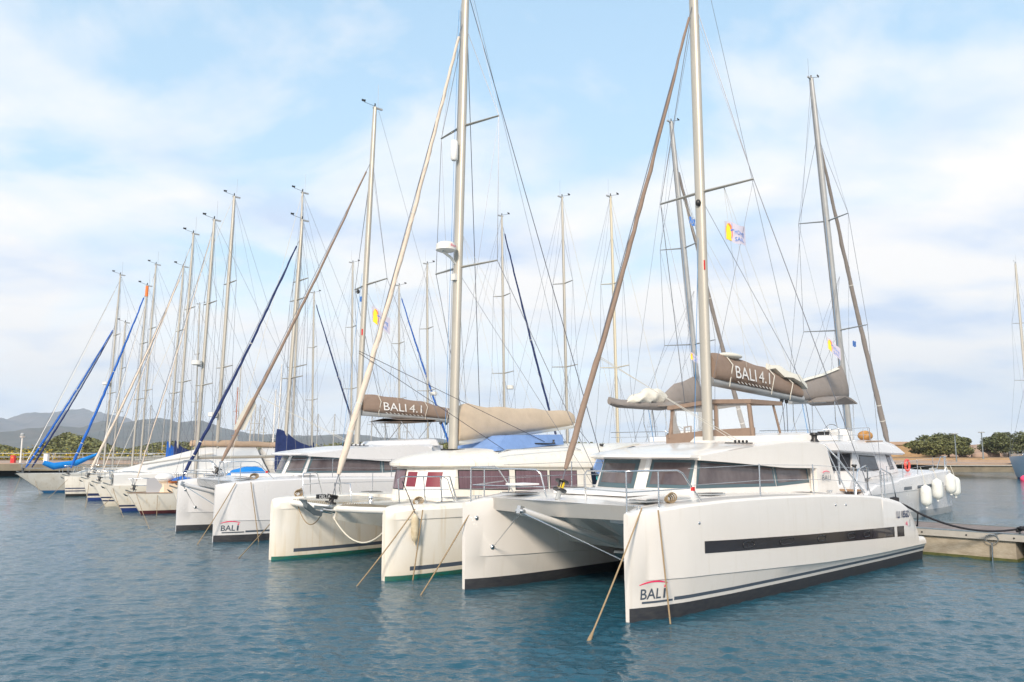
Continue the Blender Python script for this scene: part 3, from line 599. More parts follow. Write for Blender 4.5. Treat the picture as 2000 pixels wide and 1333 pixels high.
# ================================================================ the cream catamaran beside it
LGA = R(46.53); lg = thing('catamaran', (-4.505, 19.457, 0), LGA, 'cream catamaran with green waterline and beige boom cover between the two white ones', 'catamaran', 'catamarans moored bow out along the pontoon')
LH = Hull(w=[(0, .07), (.08, .15), (.3, .28), (.8, .42), (1.6, .54), (3, .62), (9, .62), (11.5, .5)],
          sheer=[(0, 1.50), (.08, 1.56), (.4, 1.60), (2, 1.60), (6, 1.56), (9.5, 1.45), (10.5, 1.0), (11.3, .6)],
          chine=[(0, 1.28), (11, 1.2)], za=.10, s0=.19, s1=.28, wlr=.86, kn=.12, stx=.32, round_top=.07, stem=.06,
          xs=[0, .03, .08, .18, .3, .5, .8, 1.2, 1.6, 2.2, 3, 4, 5, 6, 7, 8, 9, 9.5, 10, 10.5, 11, 11.4])
def lagoon(root):
    SP = 2.36; mats = [GELC, GREEN, STRIPE]
    LH.build(root, -SP, mats); LH.build(root, SP, mats)
    MB().loft([[(x, -2.15, zb), (x, -2.15, 1.62), (x, 0, 1.66), (x, 2.15, 1.62), (x, 2.15, zb), (x, 0, zb-.08)] for x, zb in ((2.3, 1.25), (2.8, .95), (4, .75), (9.5, .75), (10.2, 1.2))]).done('bridge_deck', GELC, root, 30)
    MB().loft([[(x, -.32*s, 1.50), (x, .32*s, 1.50), (x, .03, zb), (x, -.03, zb)] for x, s, zb in ((.30, .35, 1.14), (.8, .7, 1.05), (1.6, 1, .92), (2.6, 1.2, .72))]).done('centre_spine', GELC, root, 25)
    MB().tube([(.42, -2.3, 1.46), (.36, -1, 1.42), (.34, 0, 1.40), (.36, 1, 1.42), (.42, 2.3, 1.46)], .075, 10).done('crossbeam', MASTW, root, 50)
    for s in (-1, 1):
        MB().loft([[(.46, s*.12, 1.54), (.5, s*2.05, 1.56)], [(1.3, s*.2, 1.545), (1.3, s*2.05, 1.565)], [(2.4, s*.3, 1.56), (2.4, s*2.1, 1.575)]], 0, ring=False).done('trampoline', mat('netting', (.62, .60, .55), .9, var=.4, vscale=40, alpha=.5), root, 0)
        b = MB()
        for k in range(22): yy = s*(.15+.09*k); b.tube([(.40, yy, 1.47), (.47, yy+.04*s, 1.55)], .009, 4)
        b.done('trampoline_lacing', ROPE, root, 0)
    # anchor on its roller, forestay bridle
    a = MB(); a.loft([[(x, -w, z), (x, w, z), (x, w*.4, z-.12), (x, -w*.4, z-.12)] for x, w, z in ((-.55, .03, 1.62), (-.5, .13, 1.58), (-.25, .07, 1.40), (-.05, .04, 1.36))]); a.box((.12, 0, 1.42), (.75, .05, .09), 0, ry=.12)
    a.loft([[(-.58, -.16, 1.66), (-.45, -.02, 1.42), (-.58, .16, 1.66)], [(-.56, -.15, 1.66), (-.42, 0, 1.44), (-.56, .15, 1.66)]]); a.done('anchor', GALV, root, 20)
    MB().loft([[(x, -w, z), (x, w, z), (x, w, z+.10), (x, -w, z+.10)] for x, w, z in ((-.20, .03, 1.66), (.0, .05, 1.66), (.35, .06, 1.62))]).done('anchor_stock', BLK, root, 0)
    text(root, 'DELTA', lambda u, v: (-.17+u, -.075, 1.67+v), .30, .08, WHITE, 'anchor_lettering')
    MB().tube([(-.05, .0, 1.40), (.35, -.0, 1.33)], .07, 10).done('bow_roller', STEEL, root, 40)
    for a_, b_, d in (((.3, 0, 1.18), (.55, -2.0, 1.25), .55), ((-.02, .02, 1.32), (.5, 1.95, 1.4), .38)): MB().tube(sag(a_, b_, d, 14), .022 if d > .5 else .013, 6).done('bridle_rope', ROPEW if d > .5 else ROPE, root, 60)
    rail(root, [(.55, -.35, 1.56), (.5, -.35, 2.0), (.5, .3, 2.0), (.55, .3, 1.56)], .014, 'bow_seat_rail')
    cb = Cabin((3.05, 8.1, 1.25, 1.85, .65, 1.62, 1.58), (3.18, 8.0, 1.20, 1.82, .62, 2.36, 2.30)); cb.build(root, GELC)
    for s in (-1, 1):
        cb.swin(root, (3.22, 4.92, 1.80, 1.73, 2.30, 2.27), s, CURT, BLK, .025)
        cb.swin(root, (5.12, 6.30, 1.73, 1.70, 2.27, 2.24), s, CURT, BLK, .025); cb.swin(root, (6.38, 7.45, 1.70, 1.68, 2.24, 2.22), s, CURT, BLK, .025)
    cb.fwin(root, -1.02, -.60, 1.82, 2.29, REDW, WHITE, .045); cb.fwin(root, -.42, -.02, 1.82, 2.29, REDW, WHITE, .045); cb.fwin(root, .02, 1.15, 1.78, 2.31, CURT, BLK, .025)
    rf = MB(); lv = [(3.05, 8.6, 1.20, 1.92, .65, 2.36, 2.26), (2.98, 8.7, 1.28, 1.98, .66, 2.40, 2.30), (2.98, 8.8, 1.28, 1.98, .66, 2.47, 2.42), (3.15, 9.0, 1.2, 1.9, .6, 2.57, 2.58), (3.5, 9.4, 1.05, 1.8, .5, 2.68, 2.80), (4.4, 9.6, .95, 1.6, .5, 2.80, 2.94), (5.4, 9.9, .6, 1.3, .3, 2.88, 3.0), (6.4, 9.8, .3, .7, .1, 2.93, 3.03)]
    rf.loft([loop(*q) for q in lv]).done('coachroof', GELC, root, 45)
    MB().loft([[(x, -2.02, z), (x, 1.9, z), (x, 1.9, z+.06), (x, -2.02, z+.06)] for x, z in ((8.1, 2.62), (9.0, 2.78), (10.0, 2.94), (10.3, 2.96))]).done('cockpit_hardtop', GELC, root, 30)
    MB().loft([[(8.0, y0, 2.25), (8.2, y0, 2.55), (8.6, y0, 2.68), (9.2, y0, 2.78), (10.2, y0, 2.92), (9.9, y0, 2.2), (9.5, y0, 1.6), (9.0, y0, 1.6)] for y0 in (-1.95, -1.91)]).done('cockpit_curtain', PALEB, root, 30)
    MB().loft([[(10.2, -1.9, 2.93), (10.0, -1.9, 1.7)], [(10.2, 1.8, 2.93), (10.0, 1.8, 1.7)]], 0, ring=False).done('cockpit_curtain', PALEB, root, 0)
    MB().loft([[(4.7, -1.15, 2.78), (5.0, -1.15, 2.80), (7.9, -.9, 2.98), (7.8, .9, 2.98), (4.9, .9, 2.8)], [(5.35, -.85, 3.20), (5.9, -.85, 3.24), (7.9, -.85, 3.28), (7.9, .8, 3.28), (5.7, .8, 3.24)]]).done('helm_hood', PALEB, root, 20)
    MB().poly([(6.9, -.91, 3.06), (7.7, -.89, 3.06), (7.7, -.87, 3.23), (6.9, -.875, 3.22)]).done('hood_window', VINYL, root, 0)
    hatch(root, 1.5, -2.42, 1.60, .5, .45); hatch(root, 2.6, -1.85, 1.63, .4, .45); hatch(root, 2.8, 1.9, 1.63, .4, .4); winch(root, (1.2, -.25, 1.5), .09, STEEL, 'windlass')
    rail(root, [(4.5, -1.42, 2.72), (4.8, -1.45, 2.82), (7.6, -1.55, 2.88), (7.9, -1.56, 2.8)], .015, 'grab_rail'); MB().box((6.9, -1.0, 3.0), (.9, .04, .03)).done('sheet_track', BLK, root, 0); winch(root, (7.3, -1.0, 3.02), .05)
    MB().ball((8.35, -1.845, 1.98), .09, .012, .09).done('round_sticker', mat('teal_sticker', (.05, .45, .48), .5), root, 60)
    MB().box((8.5, -1.99, 1.62), (.9, .03, .25)).done('wicker_panel', mat('wicker', (.28, .19, .13), .9, var=.4, vscale=25), root, 0)
    winch(root, (9.0, -1.5, 2.83), .09)
    for s in (-1, 1):
        rail(root, [(.7, s*2.0, 1.60), (.65, s*2.0, 2.14), (.72, s*2.05, 2.2), (1.45, s*2.62, 2.2), (1.55, s*2.68, 2.14), (1.75, s*2.72, 1.6)], .015, 'pulpit'); rail(root, [(.67, s*2.0, 1.9), (1.6, s*2.68, 1.9)], .012, 'pulpit_rail'); rail(root, [(1.15, s*2.38, 1.6), (1.1, s*2.36, 2.2)], .014, 'pulpit_post')
        rail(root, [(1.9, s*2.1, 1.6), (1.85, s*2.1, 2.18), (1.97, s*2.3, 2.18), (2.15, s*2.35, 1.6)], .02, 'boarding_gate')
        for x in (3.5, 5.0, 6.5, 8.0): rail(root, [(x, s*2.78, 1.56), (x, s*2.78, 2.16)], .013, 'stanchion')
        for h in (.58, .3): wire(root, [(1.7, s*2.7, 1.6+h), (3.5, s*2.78, 1.58+h), (8, s*2.78, 1.55+h), (9.5, s*2.78, 1.5+h)], .0055, STEEL, 'lifeline')
    coil(root, (.9, -2.4, 1.58)); coil(root, (.7, 2.25, 1.6))
    top = mast(root, 4.15, 2.75, 17.6, .36, .155, spreaders=((.355, 1.30, .3), (.645, 1.25, .3)), chain=(7.6, 2.65, 1.6), hound=15.6)
    MB().box((4.15, 0, 2.80), (.5, .45, .08)).done('mast_step', BLK, root, 0)
    furled(root, (.16, 0, 1.42), top(15.9), .078, SAILB, seed=9, lo=.055, hi=.945, wob=.016)
    t8 = top(8.5); b = MB(); b.tube([(t8[0]-.48, 0, 8.42), (t8[0]-.48, 0, 8.45), (t8[0]-.48, 0, 8.62), (t8[0]-.48, 0, 8.68)], [.22, .29, .28, .2], 20); b.done('radar_dome', MASTW, root, 40)
    text(root, 'Raym', lambda u, v: (t8[0]-.48+.30*math.sin(-.25+u*3.4), -.30*math.cos(-.25+u*3.4), 8.50+v), .27, .09, PINK, 'radar_lettering')
    b = MB(); b.tube([(t8[0]-.6, 0, 8.40), (t8[0]-.3, 0, 8.28), (t8[0]-.08, 0, 8.1), (t8[0]-.08, 0, 7.8)], .04, 6); b.box((t8[0]-.14, 0, 7.72), (.16, .18, .18)); b.done('radar_bracket', MASTW, root, 0)
    t11 = top(11.55); MB().tube([(t11[0]-.27, 0, 11.2), (t11[0]-.27, 0, 11.25), (t11[0]-.27, 0, 11.75), (t11[0]-.27, 0, 11.8)], [.08, .11, .11, .08], 14).done('radar_reflector', WHITE, root, 40)
    MB().tube([(4.3, 0, 3.02), (9.5, 0, 3.62)], .10, 10).done('boom', MASTW, root, 50)
    canvas_tube(root, [(4.28, 3.02, 4.02, .17), (4.6, 3.06, 4.12, .22), (5.5, 3.15, 4.06, .23), (7, 3.3, 4.08, .2), (9.3, 3.58, 4.06, .14), (9.5, 3.66, 3.98, .06)], BEIGE, folds=.02, seed=5)
    wire(root, [(4.5, 0, 17.5), (9.5, 0, 4.0)], .006, WIRE, 'topping_lift')
    for x in (6, 7.4, 8.6): wire(root, [(4.35, -.1, 9.0), (x, -.05, 4.1)], .004, WIREW, 'lazy_jack')
    wire(root, [(.9, 0, 5.3), (6.9, -1.0, 3.05)], .008, WIREK, 'headsail_sheet'); wire(root, [(.9, 0, 5.25), (5.0, -1.2, 2.8)], .008, WIREK, 'headsail_sheet')
    for d in (0, .08): wire(root, [(4.02-d, .1, 3.0), (4.35-d, .05, 16)], .006, (WIREK, WIREB)[d > 0], 'halyard')
    wire(root, [(9.6, 0, 3.6), (8.8, -1.2, 3.0)], .008, WIREK, 'mainsheet')
    for s in (-1, 1): wire(root, [top(16.9), (7.9, s*2.65, 1.6)], .011, WIREK, 'upper_shroud')
lagoon(lg)
fl_ = lambda x, y, z: lg.matrix_basis @ Vector((x, y, z)) if False else Vector((lg.location.x+x*math.cos(LGA)-y*math.sin(LGA), lg.location.y+x*math.sin(LGA)+y*math.cos(LGA), z))
fender(fl_(.52, -2.78, 1.42), .085, .62, FENDO, 'long grubby cream fender hanging on the bow of the cream catamaran', rope=fl_(.65, -2.15, 2.1))

# ================================================================ the second white catamaran
B2A = R(37); b2o = Vector((-10.4547, 26.7895, 0))
b2 = thing('catamaran', b2o, B2A, 'white catamaran with taupe boom cover, partly hidden behind the cream catamaran', 'catamaran', 'catamarans moored bow out along the pontoon')
bali(b2, near_detail=False, rake=.42, cover_dz=-.25, boomyaw=R(-2), hullm=GELW)
MB().loft([[(x, y, 3.95+.10*(1-abs(y-.6)/1.3)+.02*k) for y in (-.7, 0, .6, 1.2, 1.9)] for k, x in enumerate((7.2, 8.0, 8.8))]+[[(x, y, 3.90) for y in (-.7, 0, .6, 1.2, 1.9)] for x in (8.8, 7.2)], 0, ring=False).done('bimini', TAUPE, b2, 0)
for x, y in ((7.3, -.6), (7.3, 1.8), (8.7, -.6), (8.7, 1.8)): rail(b2, [(8.0, y, 3.1), (x, y, 3.93)], .015, 'bimini_frame')
coil(b2, (1.2, -2.1, 1.9))
MB().loft([[(1.15, 0, 3.5), (1.55, 0, 3.5)], [(1.35, .0, 4.0), (1.9, .0, 4.35)], [(1.7, 0, 4.6), (1.85, 0, 4.65)]], 0, ring=False).done('loose_sail_corner', SAIL, b2, 0)

# ================================================================ catamarans on the other side of the pontoon
def opp_cat(root, y1=19.6, badge=False, sticker=True, full=True):
    SP = 2.1
    h = Hull(w=[(0, .05), (.1, .12), (.5, .30), (1.4, .5), (3, .62), (10, .62), (12.2, .52)], sheer=[(0, 1.86), (1, 1.92), (4, 1.86), (7.2, 1.66), (7.6, 1.58), (9.5, 1.50), (10.4, 1.2), (11.3, .9), (12.2, .5)],
             chine=[(0, 1.25), (12, 1.05)], za=.28, s0=.34, s1=.36, wlr=.66, kn=.4, xs=[0, .05, .12, .3, .6, 1, 1.8, 3, 4.5, 6, 7.2, 7.6, 8.5, 9.5, 10.4, 11, 11.3, 11.8, 12.2], stx=99)
    for s in (-1, 1): h.build(root, s*SP, [GELW, GREYP, STRIPE])
    MB().loft([[(x, -1.9, zb), (x, -1.9, zt), (x, 0, zt+.04), (x, 1.9, zt), (x, 1.9, zb)] for x, zb, zt in ((1.4, 1.5, 1.9), (2.2, 1.0, 1.9), (7.2, .9, 1.68), (7.6, .9, 1.30), (11.4, .9, 1.25))]).done('bridge_deck', GELW, root, 30)
    for s in (-1, 1):
        for a, b in ((1.2, 2.0), (2.5, 3.3), (3.9, 5.6), (6.2, 7.0)): h.strip(root, s*SP, s, a, b, [(0, 1.30), (12, 1.12)], [(0, 1.43), (12, 1.25)], STRIPE, 'hull_window', nx=4)
    cb = Cabin((3.9, 9.2, 1.35, 1.62, .6, 1.86, 1.60), (4.35, 9.0, 1.2, 1.55, .5, 2.66, 2.72)); cb.build(root, GELW)
    for s in (-1, 1):
        cb.swin(root, (4.35, 4.95, 1.98, 1.96, 2.58, 2.62, .2, .1), s, GLASS, FRAME, .03); cb.swin(root, (6.2, 8.3, 1.96, 1.92, 2.56, 2.62, .25, 0), s, HWIN, BLK, .06)
    cb.fwin(root, -1.1, -.1, 1.95, 2.6, GLASS, FRAME, .04); cb.fwin(root, .05, 1.1, 1.95, 2.6, GLASS, FRAME, .04)
    lv = [(3.75, 10.8, 1.50, 1.85, .6, 2.60, 2.74), (3.6, 10.9, 1.56, 1.92, .65, 2.66, 2.80), (3.9, 10.9, 1.48, 1.9, .6, 2.84, 2.96), (4.4, 10.9, 1.40, 1.85, .5, 3.06, 3.06), (5.0, 10.8, 1.2, 1.7, .4, 3.22, 3.12), (5.6, 10.6, 1.0, 1.5, .3, 3.27, 3.14)]
    MB().loft([loop(*q) for q in lv]).done('coachroof', GELW, root, 30)
    for s in (-1, 1): rail(root, [(10.3, s*1.6, 1.3), (10.3, s*1.6, 2.78)], .04, 'hardtop_post')
    for y in (-1.1, -.2, .7): MB().poly([(9.16, y, 1.62), (9.16, y+.82, 1.62), (9.08, y+.82, 2.66), (9.08, y, 2.66)]).done('sliding_door', HWIN, root, 0)
    MB().tube([(5.2, 1.25, 3.20), (7.5, 1.5, 3.16)], .025, 5).done('hand_rail', TEAK, root, 0)
    # helm on the roof, rails, bimini
    b = MB(); b.tube([(8.2, .4+.33*math.cos(a*.393), 3.55+.33*math.sin(a*.393)) for a in range(16)], .016, 6, closed=True); b.tube([(8.2, .4, 3.55), (8.2, .72, 3.55)], .012, 5); b.tube([(8.2, .4, 3.55), (8.2, .2, 3.8)], .012, 5); b.tube([(8.2, .4, 3.55), (8.2, .2, 3.3)], .012, 5); b.done('steering_wheel', STEEL, root, 60)
    b = MB(); b.box((7.9, .4, 3.35), (.4, 1.3, .5)); b.box((7.7, .4, 3.62), (.15, .9, .1)); b.done('helm_console', WHITE, root, 0); MB().box((8.13, .0, 3.45), (.05, .5, .28)).done('instrument_panel', BLK, root, 0)
    MB().box((9.4, .6, 3.3), (.5, 1.4, .22)).done('helm_seat', WHITE, root, 0)
    rail(root, [(6.6, 1.3, 3.15), (6.6, 1.3, 3.7), (6.8, 1.35, 3.75), (10.5, 1.6, 3.62), (10.7, 1.5, 3.6), (10.7, -1.5, 3.6), (6.8, -1.3, 3.7), (6.6, -1.3, 3.1)], .015); rail(root, [(6.6, 1.3, 3.45), (10.6, 1.6, 3.38), (10.7, -1.5, 3.38)], .011)
    for x in (7.6, 8.8, 9.8): rail(root, [(x, 1.45, 3.1), (x, 1.45, 3.68)], .011, 'rail_post')
    if full:
        MB().loft([[(x, y, z+.13*math.sin((x-7.4)/2.2*math.pi)) for x, z in zip((7.4, 7.95, 8.5, 9.05, 9.6), (4.78, 4.86, 4.9, 4.88, 4.8))]+[(x, y, z+.13*math.sin((x-7.4)/2.2*math.pi)-.05) for x, z in zip((9.6, 8.5, 7.4), (4.8, 4.9, 4.78))] for y in (-.8, .2, 1.2)]).done('bimini', TAUPG, root, 20)
        for x, y in ((7.6, 1.1), (9.3, 1.1), (7.6, -.7), (9.3, -.7)): rail(root, [(8.0+(x-8)*.7, y, 3.1), (x, y, 4.0), (x, y, 4.82)], .018, 'bimini_frame')
    # stern: steps with teak treads, winch, stern rail
    for k in range(3):
        MB().box((10.55+.5*k, SP, 1.30-.30*k), (.55, .8, .06)).done('step_tread', TEAK, root, 0)
    MB().loft([[(x, 1.25, 1.2), (x, 2.0, 1.2), (x, 2.0, z), (x, 1.25, z)] for x, z in ((9.0, 2.0), (9.9, 1.98), (10.4, 1.4))]).done('cockpit_coaming', GELW, root, 20); winch(root, (9.3, 1.75, 2.0), .13)
    rail(root, [(10.2, 2.62, 1.3), (10.15, 2.62, 2.15), (10.3, 2.62, 2.22), (10.9, 2.6, 2.1), (11.0, 2.6, 2.0), (11.3, 2.6, .9)], .03, 'pushpit')
    for x in (1.6, 3.2, 5.0, 6.6, 8.2): rail(root, [(x, 2.55, interp(h.sheer, x)-.03), (x, 2.55, interp(h.sheer, x)+.62)], .015, 'stanchion')
    for hh in (.6, .3): wire(root, [(1.6, 2.55, 1.9+hh), (5, 2.55, 1.8+hh), (8.2, 2.55, 1.55+hh)], .006, STEEL, 'lifeline')
    for s in (-1, 1): rail(root, [(1.6, s*2.5, 1.9), (1.5, s*2.45, 2.5), (.4, s*2.15, 2.52), (.3, s*1.9, 2.5), (.35, s*1.7, 1.9)], .02, 'pulpit')
    MB().tube([(1.0, 0, 1.8), (1.0, -2.0, 1.8)], .08, 8).done('crossbeam', MASTG, root, 50); MB().tube([(1.0, 0, 1.8), (1.0, 2.0, 1.8)], .08, 8).done('crossbeam', MASTG, root, 50)
    MB().tube([(3.45, 1.9+.01, 2.1+.0)]+[(3.45+.0, 1.9, 2.1)], .02, 4) if False else None
    top = mast(root, 5.6, 3.2, y1, 1.9, .15, MASTG, spreaders=((.30, 1.45, .35), (.60, 1.15, .35)), chain=(8.6, 2.5, 1.6), hound=17.0)
    furled(root, (1.0, 0, 1.9), top(17.2), .12, TAUPG, seed=4, lo=.08, hi=.95)
    MB().tube([(5.9, 0, 5.05), (10.9, 0, 4.75)], .13, 10).done('boom', MASTG, root, 50)
    MB().tube([(10.9+.5, 1.9, 2.0)]*1+[(11.4, 1.9, 2.01)], .01, 3) if False else None
    MB().box((2.0, 2.1, 1.95), (.3, .2, .1)).done('deck_box', GREYP, root, 0)
    for k in range(2): wire(root, [(9.6+.3*k, 0, 4.8), (9.6+.2*k, .2, 3.2)], .014, WIREB if k else WIREK, 'mainsheet')
    for x in (7.5, 9, 10): wire(root, [(6.4, .3, 10.5), (x, .1, 5.6)], .006, WIRE, 'lazy_jack')
    wire(root, [top(y1), (11, 0, 4.9)], .007, WIRE, 'topping_lift')
    for d in (0, .14): wire(root, [(5.9+d, 0, 3.5), (6.8+d+.6, 0, y1-1)], .007, WIREK if d else WIREB, 'halyard')
    return top
o1p = RW(30.3, 5.0); o1 = thing('catamaran', o1p, A1+math.pi, 'white catamaran beyond the pontoon with a row of white fenders', 'catamaran', 'catamarans stern to the far side of the pontoon')
opp_cat(o1)
c1 = canvas_tube(o1, [(5.75, 5.0, 6.3, .12), (6.1, 5.0, 6.55, .3), (7.2, 4.98, 6.2, .3), (9, 4.86, 5.75, .25), (10.9, 4.75, 5.45, .2)], TAUPG, folds=.02, seed=8)
MB().loft([[(x, y*.12, z) for y, z in ((-1, zz), (0, zz+.08), (1, zz))] for x, zz in ((6.5, 6.36), (8, 5.98), (10.5, 5.5))], 0, ring=False).done('sail_fold', SAIL, o1, 70)
MB().ball((6.35, 1.0, 3.42), .35, .3, .22).done('sail_bag', mat('ochre_bag', (.50, .25, .07), .8), o1, 60)
MB().tube([(4.1, 1.75, 2.15+.0)]+[(4.1+.24*math.cos(a*.4), 1.8, 2.15+.24*math.sin(a*.4)) for a in range(16)], .05, 8).done('lifebuoy', mat('lifebuoy_red', (.75, .10, .08), .5), o1, 60)
o2p = RW(28.3, 11.3); o2 = thing('catamaran', o2p, A1+math.pi, 'white catamaran behind the brown spray enclosure, its grey boom cover spilling pale sail', 'catamaran', 'catamarans stern to the far side of the pontoon')
opp_cat(o2, y1=18.9)
canvas_tube(o2, [(5.75, 4.9, 6.2, .12), (6.1, 4.95, 6.35, .3), (7.8, 4.75, 5.9, .28), (9.0, 4.6, 5.2, .3), (11.9, 4.62, 4.95, .3), (12.6, 4.75, 5.1, .1)], TAUPG, folds=.03, seed=12)
rs_ = random.Random(5); secs = []
for k in range(24):
    x = 8.4+3.5*k/23; e = math.sin(math.pi*min(1, (k+.6)/24))**.5; hgt = interp([(8.4, .7), (9.3, .85), (10.3, .6), (11, .4), (11.9, .15)], x); zb = interp([(8.4, 5.15), (9.2, 4.95), (11.9, 4.9)], x)
    c = []
    for j in range(14):
        a = 2*math.pi*j/14; f = 1+.16*math.sin(a*3+k*.9)+.10*math.sin(a*5-k*1.7)+rs_.uniform(-.05, .05)
        c.append((x+.08*math.sin(a*2+k), .36*e*f*math.cos(a), zb+hgt*.5*e*(1+f*math.sin(a))-.1))
    secs.append(c)
MB().loft(secs).done('sail_fold', SAIL, o2, 80)
# fenders of the far catamaran
def wloc(o, x, y, z): c, s = math.cos(o.rotation_euler.z), math.sin(o.rotation_euler.z); return Vector((o.location.x+x*c-y*s, o.location.y+x*s+y*c, z))
for x, yy, z, lb in ((5.33, 2.94, 1.38, 'aftmost of the white fenders along the far catamaran'), (3.96, 2.92, 1.60, 'second white fender from the stern of the far catamaran'), (1.95, 2.80, 1.78, 'white fender close behind the bow of the far catamaran'), (.85, 2.62, 1.62, 'foremost white fender, trailing a thin line, at the bow of the far catamaran')):
    fender(wloc(o1, x, yy, z), .22, .90, FEND, lb, rope=wloc(o1, x, yy-.15, 2.1), group='white fenders on the far catamaran')

# ================================================================ single-hulled sailing boats
def mono(bow, direction, label, Lh=10.5, beam=3.1, F0=1.1, over=.5, hullm=GELO, anti=BLUEA, stripes=(), mastx=4.5, mtop=15, mm=None, jib=None, jibr=.05, jibtop=.97, rake=.25, cover=None, cabin=True, hood=None,
         sp=((.38, .95, .1), (.68, .75, .1)), bpz=1.0, detail=True, group='sailing boats moored in the row', yaw=0.0, extra_jibs=(), trim=None, vane=True, mr=.085, cat='sailing boat', name='sailboat', tr=True, hood_x=None, boomz=1.05):
    ang = (A1 if direction > 0 else A1+math.pi)+yaw
    o = thing(name, RW(*bow), ang, label, cat, group); secs = []; za = .16
    zl = [-.35, -.12, .0, za]+[z for s_ in stripes for z in (s_[0], s_[1])]+[F0-.12, F0]
    zl = sorted(set(zl)); xs = [0, .03, .08, .15, .25, .38, .52, .68, .84, 1]
    for k in xs:
        sec = []; fb = F0*(1+.10*(1-k)**2); 
        bw = beam/2*(1-(1-min(1, k/.6))**2.0)**.8*(1 if k < .6 else 1-.22*((k-.6)/.4)**1.5); bw = max(bw, .03)
        for z in zl:
            zz = z if z < F0-.2 else fb-(F0-z); t = max(0, zz)/F0
            x0 = -over*t**1.1 if z > 0 else .0+(-z)*1.2
            w = bw*(.70+.30*min(1, t)**.6) if z > 0 else bw*(.70+z*1.4)
            sec.append((x0+k*(Lh-x0-(.25*t if k == 1 else 0)), max(w, .02), zz))
        secs.append([(x, -w, z) for x, w, z in sec]+[(x, w, z) for x, w, z in reversed(sec)])
    n = len(zl)
    def mi(i, j):
        k = j if j < n-1 else (2*n-2-j if j >= n else 9999)
        if k >= n-1 or i < 0: return 0
        zc_ = (zl[k]+zl[k+1])/2
        if zc_ < za: return 1
        for q in stripes:
            if q[0]-.001 <= zl[k] < q[1]-.001 and i >= 0: return 2
        return 0
    MB().loft(secs, mi).done('hull', [hullm, anti, NAVYS], o, 35)
    if not detail: pass
    fbz = F0
    if cabin:
        cbn = [(x, w, z) for x, w, z in ((mastx-1.7, .45, .02), (mastx-1.2, .62, .26), (mastx, .78, .38), (mastx+2.6, .85, .44), (mastx+2.9, .85, .40))]
        MB().loft([[(x, -w, F0-.02), (x, -w*.9, F0+z*.9), (x, -w*.5, F0+z), (x, w*.5, F0+z), (x, w*.9, F0+z*.9), (x, w, F0-.02)] for x, w, z in cbn]).done('cabin', hullm, o, 35)
        for s in (-1, 1):
            for x in (mastx-.6, mastx+.5, mastx+1.5):
                yw = s*(interp([(mastx-1.2, .62), (mastx, .78), (mastx+2.6, .85)], x)*.965+.012)
                MB().loft([[(x-.22, yw, F0+.13), (x-.2, yw*.985, F0+.26)], [(x+.22, yw, F0+.13), (x+.2, yw*.985, F0+.26)]], 0, ring=False).done('window', HWIN, o, 0)
        MB().loft([[(x, -.95, F0-.02), (x, -.85, F0+.26), (x, -.7, F0+.26), (x, -.7, F0-.02)] for x in (mastx+3, Lh-.6)]).done('cockpit_coaming', hullm, o, 0); MB().loft([[(x, .95, F0-.02), (x, .85, F0+.26), (x, .7, F0+.26), (x, .7, F0-.02)] for x in (mastx+3, Lh-.6)]).done('cockpit_coaming', hullm, o, 0)
    if trim: MB().loft([[(secs[i][n-1][0], s*(abs(secs[i][n-1][1])+.02), secs[i][n-1][2]+d) for d in (-.01, .025)] for s in (1,) for i in range(len(xs))]+[[(secs[i][n-1][0], -(abs(secs[i][n-1][1])+.02), secs[i][n-1][2]+d) for d in (-.01, .025)] for i in reversed(range(len(xs)))], 0, ring=False).done('toe_rail', trim, o, 0)
    bx = -over; bz = F0*1.1
    rail(o, [(.95, -.42, bz), (.9, -.42, bz+.55), (.2, -.24, bz+.62), (bx-.05, 0, bz+.62), (.2, .24, bz+.62), (.9, .42, bz+.55), (.95, .42, bz)], .016, 'pulpit'); rail(o, [(.9, -.42, bz+.28), (bx+.1, -.02, bz+.32), (bx+.1, .02, bz+.32), (.9, .42, bz+.28)], .012, 'pulpit_rail')
    for s in (-1, 1):
        rail(o, [(bx+.25, s*.08, bz), (bx+.12, s*.12, bz+.6)], .014, 'pulpit_post')
        yy = lambda x: s*beam/2*(1-(1-min(1, x/Lh/.6))**2)**.8*.98
        for x in (2.2, 4.0, 5.8, 7.6): rail(o, [(x, yy(x), F0), (x, yy(x), F0+.6)], .011, 'stanchion')
        for h in (.58, .3): wire(o, [(.95, s*.42, bz+h)]+[(x, yy(x), F0+h) for x in (2.2, 4, 5.8, 7.6, 9)], .005, STEEL, 'lifeline')
    b = MB(); b.box((bx+.1, .06, bz+.04), (.5, .04, .05), 0, ry=.35); b.loft([[(bx-.20, -.04, bz-.02), (bx-.14, .06, bz-.12), (bx-.20, .16, bz-.02)], [(bx-.02, .04, bz-.12), (bx, .06, bz-.15), (bx-.02, .09, bz-.12)]]); b.done('anchor', GALV, o, 0)
    top = mast(o, mastx, F0+.30 if cabin else F0, mtop, rake, mr, mm, spreaders=sp, chain=(mastx+.35, beam*.46, F0), anten=vane)
    if jib: furled(o, (bx+.15, 0, bz+.02), top(F0+(mtop-F0)*jibtop), jibr, jib, seed=int(mtop*10), lo=.04, hi=.96, wob=.015)
    else: wire(o, [(bx+.1, 0, bz), top(mtop)], .011, WIREW, 'forestay')
    for (x0, z0, m_, r_, tp) in extra_jibs: furled(o, (x0, .05, bz+z0), top(F0+(mtop-F0)*tp), r_, m_, seed=int(x0*50), lo=.03, hi=.96, name='furled_inner_sail', drum=False)
    wire(o, [top(mtop), (Lh-.1, 0, F0)], .007, WIRE, 'backstay')
    for s in (-1, 1): wire(o, [top(F0+(mtop-F0)*sp[0][0]), (mastx-.6, s*beam*.44, F0)], .006)
